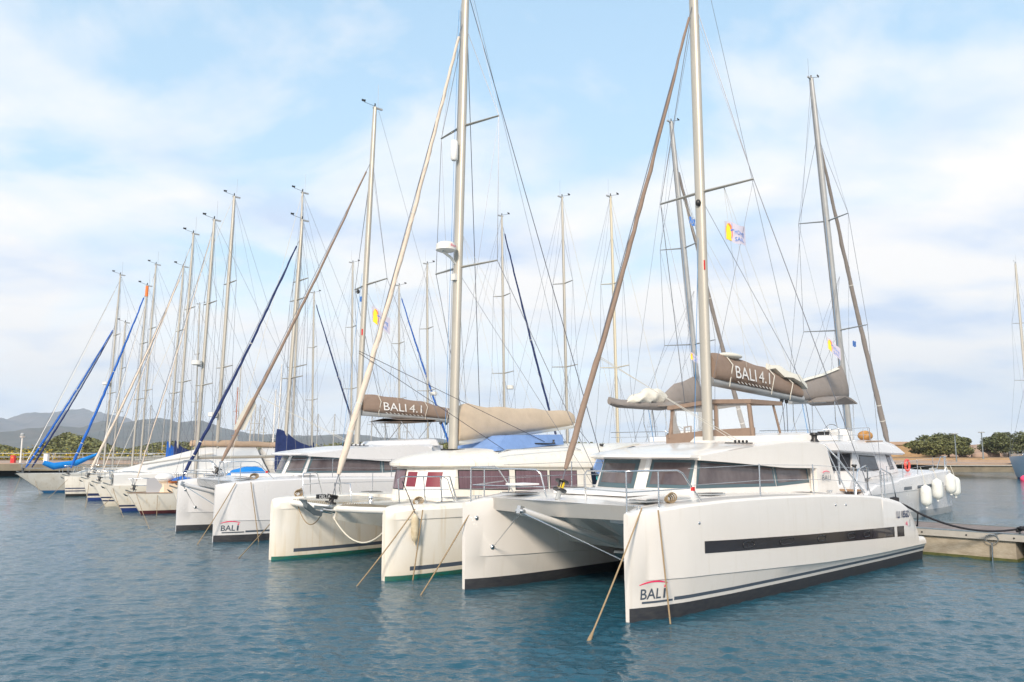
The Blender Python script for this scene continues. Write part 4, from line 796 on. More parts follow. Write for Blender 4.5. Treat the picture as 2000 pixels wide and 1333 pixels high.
    for d in (0, .1): wire(o, [(mastx+.12+d, .05, F0+.6), (mastx+rake+.1, .03, mtop-.3)], .005, WIREW if d else WIREK, 'halyard')
    zb = F0+boomz
    MB().tube([(mastx+.15, 0, zb), (mastx+4.0, 0, zb+.05)], .07, 8).done('boom', mm or MAST, o, 50)
    if cover and bow == (2.2, 22.4): canvas_tube(o, [(mastx-.35, zb-.35, 3.75, .12), (mastx+.1, zb-.3, 3.6, .3), (mastx+.9, zb-.2, 3.1, .3), (mastx+1.9, zb-.1, 2.75, .25), (mastx+4, zb, 2.5, .12)], cover, folds=.03, seed=3)
    elif cover: canvas_tube(o, [(mastx-.12, zb-.1, zb+1.25, .09), (mastx+.25, zb-.08, zb+.85, .2), (mastx+1.5, zb-.1, zb+.48, .2), (mastx+4.0, zb-.06, zb+.26, .1)], cover, folds=.02, seed=int(bow[1]*3))
    wire(o, [top(mtop), (mastx+4.0, 0, zb+.1)], .005, WIRE, 'topping_lift')
    if hood:
        c = []
        hx = hood_x or mastx+2.7
        for k in range(7):
            a = math.pi*k/6; c.append([(hx+dx, .85*math.cos(a), F0+.35+h*math.sin(a)**.6) for dx, h in ((-.55, .02), (-.2, .5), (.25, .62), (.75, .6))])
        MB().loft(c, 0, ring=False).done('spray_hood', hood, o, 60)
    if tr:
        b = MB(); b.tube([(Lh-.6, -1.0, F0), (Lh-.6, -1.0, F0+.6), (Lh-.2, -.8, F0+.62), (Lh-.1, 0, F0+.62), (Lh-.2, .8, F0+.62), (Lh-.6, 1.0, F0+.6), (Lh-.6, 1.0, F0)], .016, 6); b.done('pushpit', STEEL, o, 60)
    return o, top
G1 = 'sailing boats moored in the row on the left'
wo, wt = mono((1.96, 26.7), 1, 'cream sailing boat with brown toe rail, square cabin window and dark red waterline', F0=.86, over=.55, hullm=GELC, anti=REDA, mastx=2.3, mtop=13.95, jib=SAILB, jibr=.03, trim=mat('weathered_teak', (.26, .17, .11), .6), boomz=1.6, cabin=False, group=G1, mr=.10, beam=3.0, rake=.3)
MB().loft([[(x, -w, .84), (x, -w*.92, z), (x, 0, z+.08), (x, w*.92, z), (x, w, .84)] for x, w, z in ((.5, .35, .88), (.75, .55, 1.28), (4.6, 1.0, 1.40), (7.5, 1.0, 1.45), (7.6, 1.0, 1.0))]).done('cabin', mat('gelcoat_peach', (.76, .60, .43), .4), wo, 30)
for s in (-1, 1):
    for x in (1.55, 2.9, 4.3): 
        w0 = interp([(.75, .55), (4.6, 1.0)], x)*.965
        MB().loft([[(x-.27, s*(w0+.012), 1.0), (x-.25, s*(w0), 1.17)], [(x+.27, s*(w0+.03), 1.0), (x+.25, s*(w0+.018), 1.17)]], 0, ring=False).done('window', mat('curtained_window', (.22, .25, .24), .3, var=.4, vscale=20), wo, 0)
MB().box((1.9, -.1, 1.40), (1.6, .6, .06), ry=-.02).done('deck_locker', WOODR, wo, 0)
MB().loft([[(x, y*w, 1.44+h*(1-abs(y))) for y in (-1, -.4, .2, 1)] for x, w, h in ((1.2, .05, .02), (1.5, .3, .18), (1.8, .35, .26), (2.2, .25, .1), (2.5, .05, .02))], 0, ring=False).done('sail_bag', ROYAL, wo, 60)
MB().ball((1.0, .2, 1.55), .42, .35, .22).done('life_raft', WHITE, wo, 60)
MB().loft([[(x, y, .95), (x, y, z)] for x, y, z in ((.1, -.22, 1.55), (.4, -.34, 1.6), (.8, -.5, 1.1))], 0, ring=False).done('bow_dodger', mat('grey_netting', (.40, .40, .42), .9), wo, 0)
mono((2.2, 22.4), 1, 'sailing boat with navy furled headsail and bright blue spray hood behind the second white catamaran', F0=1.15, over=.5, mastx=4.25, mtop=13.5, jib=NAVY, jibr=.07, jibtop=.93, cover=NAVY, hood=CYAN, hood_x=2.3, group=G1, mr=.11, rake=.5, bpz=1.2)
mono((5.2, 24.8), 1, 'sailing boat whose slim tall mast stands just beside the navy furled headsail', F0=1.1, mastx=2.9, mtop=15.7, group=G1, mr=.07, rake=.1, cover=NAVY, beam=2.4)
vo, vt = mono((1.9, 29.0), 1, 'cream sailing boat with blue waterline under a huge pale boom tent', F0=1.1, over=.75, hullm=GELC, anti=NAVYA, stripes=((.22, .30),), mastx=4.3, mtop=16.1, group=G1, mr=.115, rake=.3)
mono((2.35, 33.0), 1, 'cream sailing boat with two dark stripes low on its pointed bow and a grey anchor', F0=1.05, over=.55, hullm=GELC, anti=GELC, stripes=((.26, .33), (.42, .49)), mastx=3.4, mtop=14.8, jib=SAILB, jibr=.025, group=G1, cover=NAVY, mr=.09)
mono((3.2, 38.9), 1, 'white sailing boat with navy waterline and thick cream furled headsail', F0=1.08, over=.3, hullm=GELO, anti=NAVYA, stripes=((.26, .40),), mastx=4.3, mtop=14.2, jib=SAILB, jibr=.08, group=G1, cover=ROYAL, hood=ROYAL)
bo_, bt_ = mono((3.35, 44.0), 1, 'white sailing boat with a long blue furled headsail and orange streamer at the masthead', F0=1.12, over=.12, hullm=GELO, anti=DARK, stripes=((.30, .37), (.46, .53)), mastx=3.75, mtop=13.7, jib=ROYAL, jibr=.085, group=G1)
mono((5.9, 47.0), 1, 'white sailing boat with a thin pale forestay next to the blue furled headsail', F0=1.1, over=.35, hullm=GELO, anti=BLUEA, mastx=2.7, mtop=15.9, jib=SAILW, jibr=.03, group=G1)
ao, at_ = mono((3.55, 49.9), 1, 'leftmost sailing boat with long clipper bow, blue waterline and two blue and white furled sails', F0=1.2, over=1.55, hullm=GELO, anti=BLUEA, mastx=3.6, mtop=15.4, jib=SAILW, jibr=.03, group=G1, extra_jibs=((-1.3, .05, ROYAL, .075, .74), (-.95, .05, NAVY, .06, .73)))
mono((6.4, 52.8), 1, 'sailing boat with a short mast standing just right of the leftmost tall mast', F0=1.1, over=.5, mastx=2.2, mtop=12.4, group=G1)
MB().tube([(-.3, -.6, 2.0), (.3, -.7, 1.75), (1.6, -.85, 1.95), (3.0, -.95, 2.6)], [.16, .24, .2, .08], 10).done('rolled_sail', CYAN, ao, 60)
MB().tube([bt_(12.95), bt_(13.65)], .10, 8).done('orange_band', ORNG, bo_, 0)
# boom tent
tm = MB(); rows = []
for i in range(15):
    k = i/14; x = -.5+6.9*k; r_ = 1.85+1.15*min(1, k*1.6); hw = .15+1.35*min(1, k*1.4); eave = 1.66+.10*k+.03*math.sin(k*30)
    rows.append([(x, -hw*1.05, eave-.55-.02*math.sin(k*19)), (x, -hw, eave), (x, -hw*.5, (eave+r_)/2-.04+.02*math.sin(k*25)), (x, 0, r_), (x, hw*.5, (eave+r_)/2-.04), (x, hw, eave), (x, hw*1.05, eave-.55)])
tm.loft(rows, 0, ring=False); tm.done('boom_tent', TARP, vo, 40)
MB().loft([[(x, y, z) for y, z in ((-1.5, 1.3), (-1.45, 2.2), (0, 2.95), (1.45, 2.2), (1.5, 1.3))] for x in (6.7, 8.3, 10.3)], 0).done('boom_tent', TARP, vo, 30)
canvas_tube(vo, [(3.0, 3.0, 3.28, .12), (5, 2.98, 3.3, .16), (8.4, 2.95, 3.2, .12)], mat('canvas_tan', (.50, .36, .25), .8, var=.15), seed=31)
MB().tube([(.6, -.5, 2.18), (3.9, -.6, 2.66)], .075, 8).done('spinnaker_pole', MASTW, vo, 50)
# masts aloft gear on the left boats: radar domes and reflectors
for o, top, z, kind in ((wo, wt, 6.9, 0), (vo, vt, 4.6, 1), (ao, at_, 7.5, 0)):
    t = top(z); (MB().tube([(t[0]-.32, 0, z-.12), (t[0]-.32, 0, z-.1), (t[0]-.32, 0, z+.08), (t[0]-.32, 0, z+.1)], [.16, .24, .24, .15], 14).done('radar_dome', MASTW, o, 40)); MB().box((t[0]-.15, 0, z-.16), (.3, .06, .06)).done('radar_bracket', MASTG, o, 0)

# boats stern to the far side, bows away
G2 = 'single masted boats on the far side of the pontoon'
OPP = [(15.4, 16.1, None, 'yellowish mast', 21, SAILB, .0, 'boat with cream mast just right of the long brown furled headsail'), (18.9, 16.9, None, '', 21, None, .3, 'boat with tall mast above the right end of the beige boom cover'), (23.9, 16.9, NAVY, '', 21, None, .1, 'boat with navy furled headsail behind the beige boom cover'),
       (31.3, 15.2, None, '', 21, None, 0, 'boat with mast carrying a radar just left of the thickest mast'), (34.5, 14.2, ROYAL, '', 21, None, 0, 'boat with royal blue furled headsail left of the thickest mast'), (40.6, 16.9, None, '', 21, None, .1, 'boat with mast showing just left of the second white catamaran mast'), (46.3, 15.4, NAVY, '', 21, None, 0, 'boat with dark navy furled headsail over the blue sail cover'),
       (69.5, 17.6, None, '', 21, None, 0, 'boat on the far side of the pontoon with plain mast above the boom tent')]
for (y, h, jb, _, xm, mmm, rk, lab) in OPP:
    o, tp = mono((xm+5.2, y), -1, 'sailing '+lab, F0=1.15, mastx=4.9, mtop=h, jib=jb, jibr=.075, rake=.3, group=G2, cover=None if jb is None else NAVY, mm=mmm and mat('mast_cream', (.62, .56, .42), .4), mr=.085, beam=3.3)
    if y in (23.9, 31.3): MB().tube([(4.5, 0, 6.4), (4.5, 0, 6.42), (4.5, 0, 6.62), (4.5, 0, 6.64)], [.15, .23, .23, .15], 12).done('radar_dome', MASTW, o, 40)

# ================================================================ distant boats of the inner harbour
G3 = 'distant sailing boats in the inner harbour'
def wpix(px, py, Y):
    """world point at distance Y in front of the camera that the photograph shows at (px, py)"""
    v = (666.5-py)/F; dy = math.cos(PITCH)-v*math.sin(PITCH); dz = math.sin(PITCH)+v*math.cos(PITCH); k = Y/dy
    return Vector(((px-1000)/F*k, Y, EYE+dz*k))
far_mesh = {}
def far_boat(X, Y, top, m, label, rz):
    o = thing('distant_sailboat', (X, Y, 0), rz, label, 'sailing boat', G3)
    MB().loft([[(x, -w*.6, -.1), (x, -w, .6), (x, -w, z), (x, w, z), (x, w, .6), (x, w*.6, -.1)] for x, w, z in ((-5, .03, 1.5), (-3.5, .9, 1.3), (0, 1.6, 1.15), (4, 1.3, 1.1), (5, 1.1, 1.1))]).done('hull', GELO, o, 30)
    MB().loft([[(x, -.8, 1.1), (x, -.7, z), (x, .7, z), (x, .8, 1.1)] for x, z in ((-2, 1.2), (-1.4, 1.55), (2, 1.65), (2.2, 1.2))]).done('cabin', GELW, o, 0)
    MB().tube([(-.6, 0, 1.2), (-.4, 0, top)], [.09, .07], 7).done('mast', m, o, 50)
    for fz, sp in ((.4, 1.0), (.7, .8)): MB().tube([(-.5, -sp, top*fz), (-.5, sp, top*fz)], .03, 5).done('spreader', m, o, 0)
    for s in (-1, 1): wire(o, [(-.4, 0, top), (-.5, s*.8, top*.7), (-.5, s*1.0, top*.4), (-.4, s*1.5, 1.1)], .014)
    wire(o, [(-.4, 0, top), (-5, 0, 1.5)], .016, name='forestay'); wire(o, [(-.4, 0, top), (4.9, 0, 1.1)], .014, name='backstay')
    MB().tube([(-.4, 0, 2.2), (3.6, 0, 2.25)], .14, 7).done('boom', random.choice([NAVY, MASTW, BEIGE]), o, 50)
FB = [(393, 796, WOODM, 'short varnished red mast against the hills at left'), (469, 757, WOODM, 'taller varnished orange mast against the hills'), (476, 701, MAST, 'pale mast rising just right of the orange varnished mast'), (497, 807, MAST, 'shortest pale mast between the orange mast and the blue hood'), (504, 790, MAST, 'left hand of two thin masts above the blue hood'), (513, 791, MAST, 'right hand of two thin masts above the blue hood'),
      (521, 815, MAST, 'low grey mast under the hill crest'), (545, 762, MASTW, 'white mast left of the round radar'), (556, 712, MASTW, 'white mast carrying a round radar at mid height'), (626, 809, MASTG, 'low thin mast left of the second white catamaran'), (659, 809, MASTG, 'low thin mast close to the pale furled headsail'), (732, 790, MASTG, 'low mast seen under the taupe boom cover'), (757, 800, MASTG, 'low mast under the middle of the taupe boom cover'),
      (330, 780, MASTG, 'grey mast showing between the crowded left masts'), (300, 792, MASTG, 'low mast above the blue sail covers at left'), (800, 812, MASTG, 'low mast seen between the two big boom covers'), (1275, 800, MASTG, 'faint mast behind the sagging grey boom cover')]
for i, (px, py, m, lab) in enumerate(FB):
    Y = 118+random.uniform(-12, 16); p = wpix(px, py, Y); far_boat(p.x, Y, p.z, m, 'distant boat with '+lab, random.uniform(.5, 1.1))

# ================================================================ pontoon
def pontoon():
    o = thing('pontoon', RW(13.9, 25), A1, 'floating concrete pontoon with weathered plank deck and pale edge beams', 'pontoon')
    y0, y1 = -42, 52
    b = MB(); b.box((-.0, (y0+y1)/2, .655), (2.1, y1-y0, .05)); b.done('plank_deck', PLANK, o, 0)
    for x in (-1.16, 1.16): MB().box((x, (y0+y1)/2, .60), (.22, y1-y0, .16)).done('edge_beam', CONCP, o, 0)
    for k in range(9): MB().box((0, y0+8+k*10.4, .6815), (2.08, .05, .006)).done('deck_joint', DARK, o, 0)
    for x in (-1.13, 1.13): MB().box((x, (y0+y1)/2, .690), (.24, y1-y0, .022)).done('edge_strip', GALV, o, 0)
    b = MB()
    for k in range(40): b.tube([(-1.275, y0+6+k*1.1, .60), (-1.29, y0+6+k*1.1, .60)], .022, 8)
    b.done('bolt_heads', DARK, o, 0)
    segs = [(-42, -30.3), (-29.4, -17), (-16, -4), (-3, 9), (10, 22), (23, 35), (36, 52)]
    for a, c in segs:
        q = MB(); q.box((0, (a+c)/2, .26), (2.36, c-a, .53)); q.box((0, (a+c)/2, -.3), (2.38, c-a+.02, .62), 1); q.done('concrete_float', [CONC, ALGAE], o, 0)
        MB().box((0, (a+c)/2, .0), (2.39, c-a+.03, .14)).done('waterline_growth', ALGAE, o, 0)
    for yy in (-28.9,):
        b = MB(); b.tube([(-1.30, yy+.16*math.cos(t*.63), .55+.11*math.sin(t*.63)) for t in range(11)], .013, 5); b.tube([(-1.31, yy, .45), (-1.3, yy+.02, -.1)], .022, 6); b.done('mooring_ring', STEEL, o, 60)
    rm = MB(); rm.box((0, -29.85, .28), (1.6, .5, .5)); rm.done('rusty_hinge', mat('rust', (.18, .06, .03), .9, var=.5, vscale=12), o, 0)
    # cleat with coiled black rope
    for yy in (-29.55, -24.6, -12, -4):
        b = MB(); b.tube([(-1.02, yy-.16, .83), (-1.02, yy+.16, .83)], .025, 6); b.tube([(-1.02, yy-.08, .70), (-1.02, yy-.08, .83)], .025, 6); b.tube([(-1.02, yy+.08, .70), (-1.02, yy+.08, .83)], .025, 6); b.done('cleat', GALV, o, 50)
    return o
pontoon()
def rope(pts, r, m, label, group, name='mooring_rope'):
    o = MB().tube(pts, r, 6).done(name, m, None, 60, label, 'rope', group); return o
GR = 'tan mooring ropes from the bows'
def Lc(o, x, y, z): return wloc(o, x, y, z)
def bowline(o, p, w, sg, label, r=.014, knot=False, m=None):
    a = Lc(o, *p); b = Vector((w[0], w[1], -.25)); pts = sag(a, b, sg*1.6, 14); c = rope(pts, r, m or ROPE, label, GR)
    if knot:
        k = MB(); q = Vector(pts[-2]); d = (Vector(pts[-3])-q).normalized(); k.tube([q-d*.0, q+d*.08, q+d*.2, q+d*.34], [.018, .034, .03, .015], 7); k.done('weed_growth', ROPE, c, 50)
e_ = lambda x: -2.11-.06
bowline(b1, (.30, -2.22, 1.83), (.99, 12.16), .03, 'tan rope running forward from the nearest bow down into the water', knot=True)
bowline(b1, (.46, -2.44, 1.80), (2.58, 13.39), .0, 'tan rope hanging straight down the side of the nearest hull')
bowline(b1, (.16, 2.02, 1.62), (-1.94, 16.11), .02, 'tan rope slanting from the inner bow of the nearest catamaran')
bowline(lg, (.5, -2.80, 1.52), (-3.43, 17.05), .03, 'tan rope slanting left from the near bow of the cream catamaran')
bowline(lg, (.66, -2.87, 1.50), (-2.18, 17.83), .0, 'tan rope hanging straight beside the grubby cream fender')
bowline(b2, (.52, -2.42, 1.80), (-9.56, 24.44), .03, 'tan rope slanting left across the logo of the second white catamaran')
bowline(b2, (.95, -2.55, 1.82), (-7.81, 25.38), .0, 'tan rope hanging down the near hull of the second white catamaran')
bowline(b2, (2.6, -2.6, 1.6), (-7.19, 20.6), .02, 'tan rope emerging from behind the cream catamaran to a weedy end', knot=True)
def ppix(px, py): 
    v = (666.5-py)/F; dy = math.cos(PITCH)-v*math.sin(PITCH); dz = math.sin(PITCH)+v*math.cos(PITCH); k = -EYE/dz; return ((px-1000)/F*k, dy*k)
bowline(wo, (-.3, -.2, .9), ppix(300, 1054) if False else ppix(306, 1048), .05, 'rope from the bow of the cream boat with brown toe rail', .012)
bowline(wo, (.5, -.5, .85), ppix(306, 1010), .0, 'short rope hanging down the bow of the cream boat with brown toe rail', .012)
bowline(vo, (-.5, -.1, 1.1), ppix(248, 1013), .04, 'rope slanting left from the boat under the pale tent', .012)
bowline(ao, (-1.4, 0, 1.2), ppix(24, 965), .03, 'leftmost rope, from the long clipper bow into open water', .013)
bowline(ao, (-.6, 0, .9), ppix(82, 966), .0, 'rope dropping under the long clipper bow', .012)
for k, (yb, px, py) in enumerate(((43.2, 86, 974), (38.9, 166, 995), (33.0, 177, 1001), (33.2, 240, 1000))):
    a = RW(3.2, yb, 1.05); x, y = ppix(px, py); rope(sag(a, (x, y, -.2), .04), .013, ROPE, ('rope from the boat with the long blue headsail', 'rope from the boat with the thick cream headsail', 'rope slanting left from the boat with two dark stripes', 'rope slanting right from the boat with two dark stripes')[k], GR)
# black stern lines of the near catamaran
a = Lc(b1, 10.55, -2.35, 1.52); m1 = Lc(b1, 11.12, -2.68, 1.22); c_ = RW(12.88, -4.5, .83)
rope(sag(a, m1, -.02, 4)+sag(m1, c_, .22, 12)[1:], .028, ROPEK, 'thick black stern rope from the near catamaran to the pontoon', 'black stern ropes')
rope([tuple(m1), tuple(Lc(b1, 11.2, -2.62, .88)), tuple(RW(12.87, -1.8, .76))], .02, ROPEK, 'thin black stern rope behind the thick one', 'black stern ropes')
q = MB(); cc = RW(12.88, -4.55, .84)
for k in range(6): q.tube([(cc.x+.16*math.cos(t*.6+k), cc.y+.10*math.sin(t*.6)-.03*k, cc.z+.05*math.sin(t*.9+k)+.02*k-.04) for t in range(11)], .02, 5)
q.done('coiled_rope', ROPEK, None, 60, 'black rope coiled over the pontoon cleat at the right edge', 'rope')
q = MB(); kk = Lc(b1, 10.55, -2.35, 1.56); q.ball(kk, .1, .1, .07)
for k in range(3): q.tube([(kk.x+.09*math.cos(t*.7), kk.y+.09*math.sin(t*.7), kk.z+.03*k-.03) for t in range(9)], .025, 5)
q.done('rope_knot', ROPEK, None, 60, 'black rope made fast around the stern cleat of the near catamaran', 'rope')

# ================================================================ flags
def flag(loc, rz, w, h, m, label, design=None, group='flags in the rigging', tilt=-.35):
    o = thing('flag', loc, rz, label, 'flag', group)
    f = lambda u, v, off=0.0: (u*w*.97, .05*w*math.sin(u*7)+off, -h+v*h+tilt*u*w+.02*math.sin(v*5+u*9))
    MB().loft([[f(i/12, j/6) for j in range(7)] for i in range(13)], 0, ring=False).done('cloth', m, o, 70, None)
    if design == 'sail':
        for off in (-.006, .006):
            ring = [( .22+.17*math.cos(a*.2617), .50+.42*math.sin(a*.2617)) for a in range(24)]; inner = [(.21+.12*math.cos(a*.2617), .46+.30*math.sin(a*.2617)) for a in range(24)]
            b = MB(); b.add([f(u, v, off) for u, v in ring+inner], [(k, (k+1) % 24, 24+(k+1) % 24, 24+k) for k in range(24)]); b.done('orange_ring', ORNG, o, 0)
            b = MB(); b.add([f(u, v, off*1.3) for u, v in ((.06, .02), (.33, .04), (.34, .35), (.26, .76), (.14, .92), (.07, .60))], [(0, 1, 2, 3, 4, 5)]); b.done('yellow_sail', YELL, o, 0)
            b = MB(); b.add([f(u, v, off*1.6) for u, v in ((.29, .0), (.315, .0), (.36, .5), (.37, .92), (.35, .92), (.335, .5))], [(0, 1, 2, 3, 4, 5)]); b.add([f(u, v, off*1.6) for u, v in ((.28, .58), (.43, .60), (.43, .66), (.28, .64))], [(0, 1, 2, 3)]); b.done('blue_mark', BLUEP, o, 0)
        text(o, 'HOME', lambda u, v: f(.47+u, .42+v, -.012), .44, .24, BLUEP, 'flag_lettering'); text(o, 'SAIL', lambda u, v: f(.47+u, .12+v, -.012), .44, .18, BLUEP, 'flag_lettering')
    if design == 'stars':
        b = MB()
        for k in range(12):
            a = k*math.pi/6; u, v = .5+.17*math.cos(a), .5+.27*math.sin(a)
            for off in (-.01, .01): b.add([f(u+du, v+dv, off) for du, dv in ((-.03, 0), (0, -.04), (.03, 0), (0, .04))], [(0, 1, 2, 3)])
        b.done('stars', YELL, o, 0)
    return o
def on_plane(px, py, o, ax, val):
    """point of boat-local plane ax=val seen at a pixel of the photograph"""
    v = (666.5-py)/F; d = Vector(((px-1000)/F, math.cos(PITCH)-v*math.sin(PITCH), math.sin(PITCH)+v*math.cos(PITCH))); a = o.rotation_euler.z
    n = Vector((math.cos(a), math.sin(a), 0)) if ax == 'x' else Vector((-math.sin(a), math.cos(a), 0)); C0 = Vector((0, 0, EYE))
    k = (o.location.dot(n)+val-C0.dot(n))/d.dot(n); return C0+d*k
flag(on_plane(1415, 430, b1, 'y', -.75), R(5), .52, .47, FLAGW, 'white company flag with orange ring and yellow sail on the near catamaran rigging', 'sail', tilt=-.33)
flag(on_plane(1346, 422, b1, 'y', 1.0), R(10), .17, .20, BLUEP, 'blue flag with a ring of stars beside the near catamaran mast', 'stars', tilt=-.6)
flag(on_plane(727, 596, b2, 'y', -.8), R(5), .70, .62, FLAGW, 'white company flag with orange ring crossed by the pale furled headsail', 'sail', tilt=-.75)
flag(on_plane(703, 579, b2, 'y', .3), R(10), .22, .22, BLUEP, 'small blue flag right of the second white catamaran mast', 'stars', tilt=-.3)
flag(on_plane(1615, 657, o1, 'y', 1.0), R(-20), .5, .5, FLAGW, 'company flag flying near the far catamaran mast at right', 'sail', tilt=-1.1)
flag(on_plane(1665, 666, o1, 'y', -1.0), R(0), .17, .28, BLUEP, 'small blue flag right of the far catamaran mast', 'stars', tilt=-.2)
flag(on_plane(1348, 687, o2, 'y', .6), R(-10), .35, .35, FLAGW, 'company flag half hidden beside the near mast above the boom', 'sail', tilt=-.7)

# ================================================================ quays, land, hills
LAND = mat('dry_ground', (.30, .21, .13), .9, var=.3, vscale=.15, bump=.2, bscale=2); PROM = mat('promenade_paving', (.42, .30, .22), .85, var=.15, vscale=.6)
STONE = mat('ochre_masonry', (.46, .31, .17), .9, var=.35, vscale=.7, bump=.6, bscale=3, stretch=(1, 1, 2.5)); QUAY = mat('quay_stone', (.25, .215, .155), .9, var=.4, vscale=.8, bump=.4, bscale=4); ROCK = mat('granite', (.44, .32, .25), .85, var=.3, vscale=.4, bump=.8, bscale=1.2)
def slab(name, x0, x1, y0, y1, z0, z1, m, **kw): return MB().box(((x0+x1)/2, (y0+y1)/2, (z0+z1)/2), (x1-x0, y1-y0, z1-z0)).done(name, m, None, 0, **kw)
q = thing('quay', (-60, 86, 0), 0, 'stone quay with dark openings under its edge on the left shore', 'quay')
MB().box((-75, 12, 1.0), (230, 23.6, .70)).done('deck_slab', QUAY, q, 0); MB().box((-75, 12.6, .0), (230, 22, 1.6)).done('recess_shade', DARK, q, 0)  # near-black block: shade of the recess under the deck put into its colour
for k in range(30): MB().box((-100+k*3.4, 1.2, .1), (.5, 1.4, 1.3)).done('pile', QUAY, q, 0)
slab('promenade', -250, 55, 86.4, 112, 1.30, 1.41, PROM, kind='structure')
slab('ground_left', -420, 55, 110, 420, -1, 1.40, LAND, kind='structure')
q2 = thing('quay', (110, 106, 0), 0, 'low stone quay with ochre steps across the water on the right', 'quay')
MB().box((0, 2, .05), (150, 4, 1.5)).done('quay_wall', QUAY, q2, 0); MB().box((0, -.0, .84), (150, .5, .12)).done('coping', CONCP, q2, 0)
MB().box((0, 6.1, .5), (150, 4, 1.9)).done('step', PROM, q2, 0); MB().box((0, 10.1, .5), (150, 4, 2.3)).done('step', STONE, q2, 0)
slab('ground_right', 36, 420, 117.8, 420, -1, 1.75, LAND, kind='structure')
# railing along the left promenade
q = thing('railing', (-60, 109, 1.4), 0, 'thin metal railing along the left promenade in front of the scrub', 'railing')
for z in (1.0, .5): MB().tube([(-190, 0, z), (95, 0, z)], .05, 5).done('rail', STEEL, q, 0)
for k in range(72): MB().tube([(-190+k*4, 0, 0), (-190+k*4, 0, 1.0)], .045, 5).done('post', STEEL, q, 0) if k < 72 else None
def lamp(loc, h, label, globe=False):
    o = thing('street_lamp', loc, 0, label, 'street lamp', 'lamp posts along the quays'); MB().tube([(0, 0, 0), (0, 0, h*.15), (0, 0, h)], [.13, .09, .07], 8).done('pole', GALV if not globe else MASTW, o, 50)
    if globe: MB().ball((0, 0, h+.18), .24, .24, .22).done('lamp_head', GREYP, o, 60); MB().tube([(0, 0, h-.15), (0, 0, h), (0, 0, h+.02)], [.2, .3, .05], 10).done('lamp_collar', WHITE, o, 50)
    else: MB().tube([(0, 0, h), (0, 0, h+.03), (0, 0, h+.14), (0, 0, h+.16)], [.1, .42, .42, .2], 14).done('lamp_head', GREYP, o, 40)
lamp((-56.0, 92, 1.4), 3.0, 'white lamp post with round head on the left quay', True)
lamp((58.9, 107, .9), 4.0, 'middle grey lamp post in front of the trees on the right quay'); lamp((65.4, 112, 1.6), 3.6, 'right hand grey lamp post in front of the trees'); lamp((54.0, 124, 1.75), 3.2, 'farthest lamp post before the ochre stone wall'); 
o = thing('hydrant_cabinet', (-55.6, 90, 1.4), 0, 'red cabinet standing on the left quay', 'cabinet'); MB().box((0, 0, .42), (.40, .4, .84)).done('body', RED, o, 0); MB().box((0, -.215, .62), (.2, .03, .18)).done('label_plate', ORNG, o, 0)
o = thing('service_pillar', (-52.2, 90.5, 1.4), 0, 'white service pillar on the left quay', 'pillar'); MB().box((0, 0, .5), (.42, .42, 1.0)).done('body', WHITE, o, 0); MB().box((0, 0, 1.04), (.5, .5, .08)).done('cap', GREYP, o, 0)
o = thing('fort_wall', (64, 133, 1.5), R(-3), 'ochre stone wall behind the right quay', 'wall'); MB().box((-1.6, 0, 1.0), (13.2, 5, 2.6)).done('wall', STONE, o, 0); MB().box((-1.6, 0, 2.42), (13.6, 5.4, .5)).done('parapet', PROM, o, 0)
MB().box((-7.0, 3, 1.5), (5, 4, 2.3)).done('side_wing', STONE, o, 0)
rk = MB(); secs = []
for i in range(11):
    a = math.pi*i/10; secs.append([(-5.4*math.cos(a)*(1+.1*math.sin(i*2.3)), 3*math.sin(a)*math.cos(b_*.6283)*.9, max(-.3, 2.4*math.sin(a)*math.sin(b_*.6283)+.25*math.sin(i*1.7+b_))) for b_ in range(11)])
rk.loft(secs, 0, ring=False); r_ = rk.done('granite_boulder', ROCK, None, 30, 'rounded pink granite rock between the trees on the right', 'rock'); r_.location = (76.5, 134, 1.6)
for k, (x, y, s_) in enumerate(((73, 126, .9), (75.0, 127, 1.2), (71.4, 127.5, .6))):
    b = MB(); b.ball((0, 0, 0), s_*1.6, s_, s_*.7, 0, 8, 5); r_ = b.done('boulder', ROCK, None, 20, ('small left', 'broad', 'smallest')[k]+' boulder at the foot of the granite rock', 'rock', 'boulders below the granite rock'); r_.location = (x, y, 2.0)
o = thing('barrier', (51.2, 112, 1.6), 0, 'red hooped barrier on the right quay', 'barrier'); MB().tube([(-.8, 0, 0), (-.8, 0, 1.3), (-.4, 0, 1.6), (1.4, 0, 1.6), (1.5, 0, 1.45)], .12, 6).done('hoop', RED, o, 50)
# vegetation ------------------------------------------------------------------
def foliage(name, col):
    m = mat(name, col, .75, var=.0); t = m.node_tree; b = t.nodes['Principled BSDF']; gi = t.nodes.new('ShaderNodeNewGeometry')
    r = t.nodes.new('ShaderNodeValToRGB'); r.color_ramp.elements[0].color = (*[c*.45 for c in col], 1); r.color_ramp.elements[1].color = (*[min(1, c*1.5) for c in col], 1)
    t.links.new(gi.outputs['Random Per Island'], r.inputs[0]); t.links.new(r.outputs[0], b.inputs['Base Color']); return m
LEAF = foliage('leaves_dark', (.12, .135, .055)); LEAF2 = foliage('leaves_olive', (.14, .145, .05)); BLOOM = foliage('yellow_bloom', (.50, .36, .02))
def leaves(n, fn, size):
    V = []; Fc = []
    for i in range(n):
        p, s = fn(); a = random.uniform(0, 6.28); t = random.uniform(-1, 1); u = Vector((math.cos(a), math.sin(a), t*.6)).normalized(); w = u.cross(Vector((random.uniform(-1, 1), random.uniform(-1, 1), random.uniform(.2, 1)))).normalized()
        s *= size; k = len(V); V += [tuple(p-u*s-w*s*.5), tuple(p+u*s*.9-w*s*.6), tuple(p+u*s+w*s*.55), tuple(p-u*s*.8+w*s*.6)]; Fc.append((k, k+1, k+2, k+3))
    return V, Fc
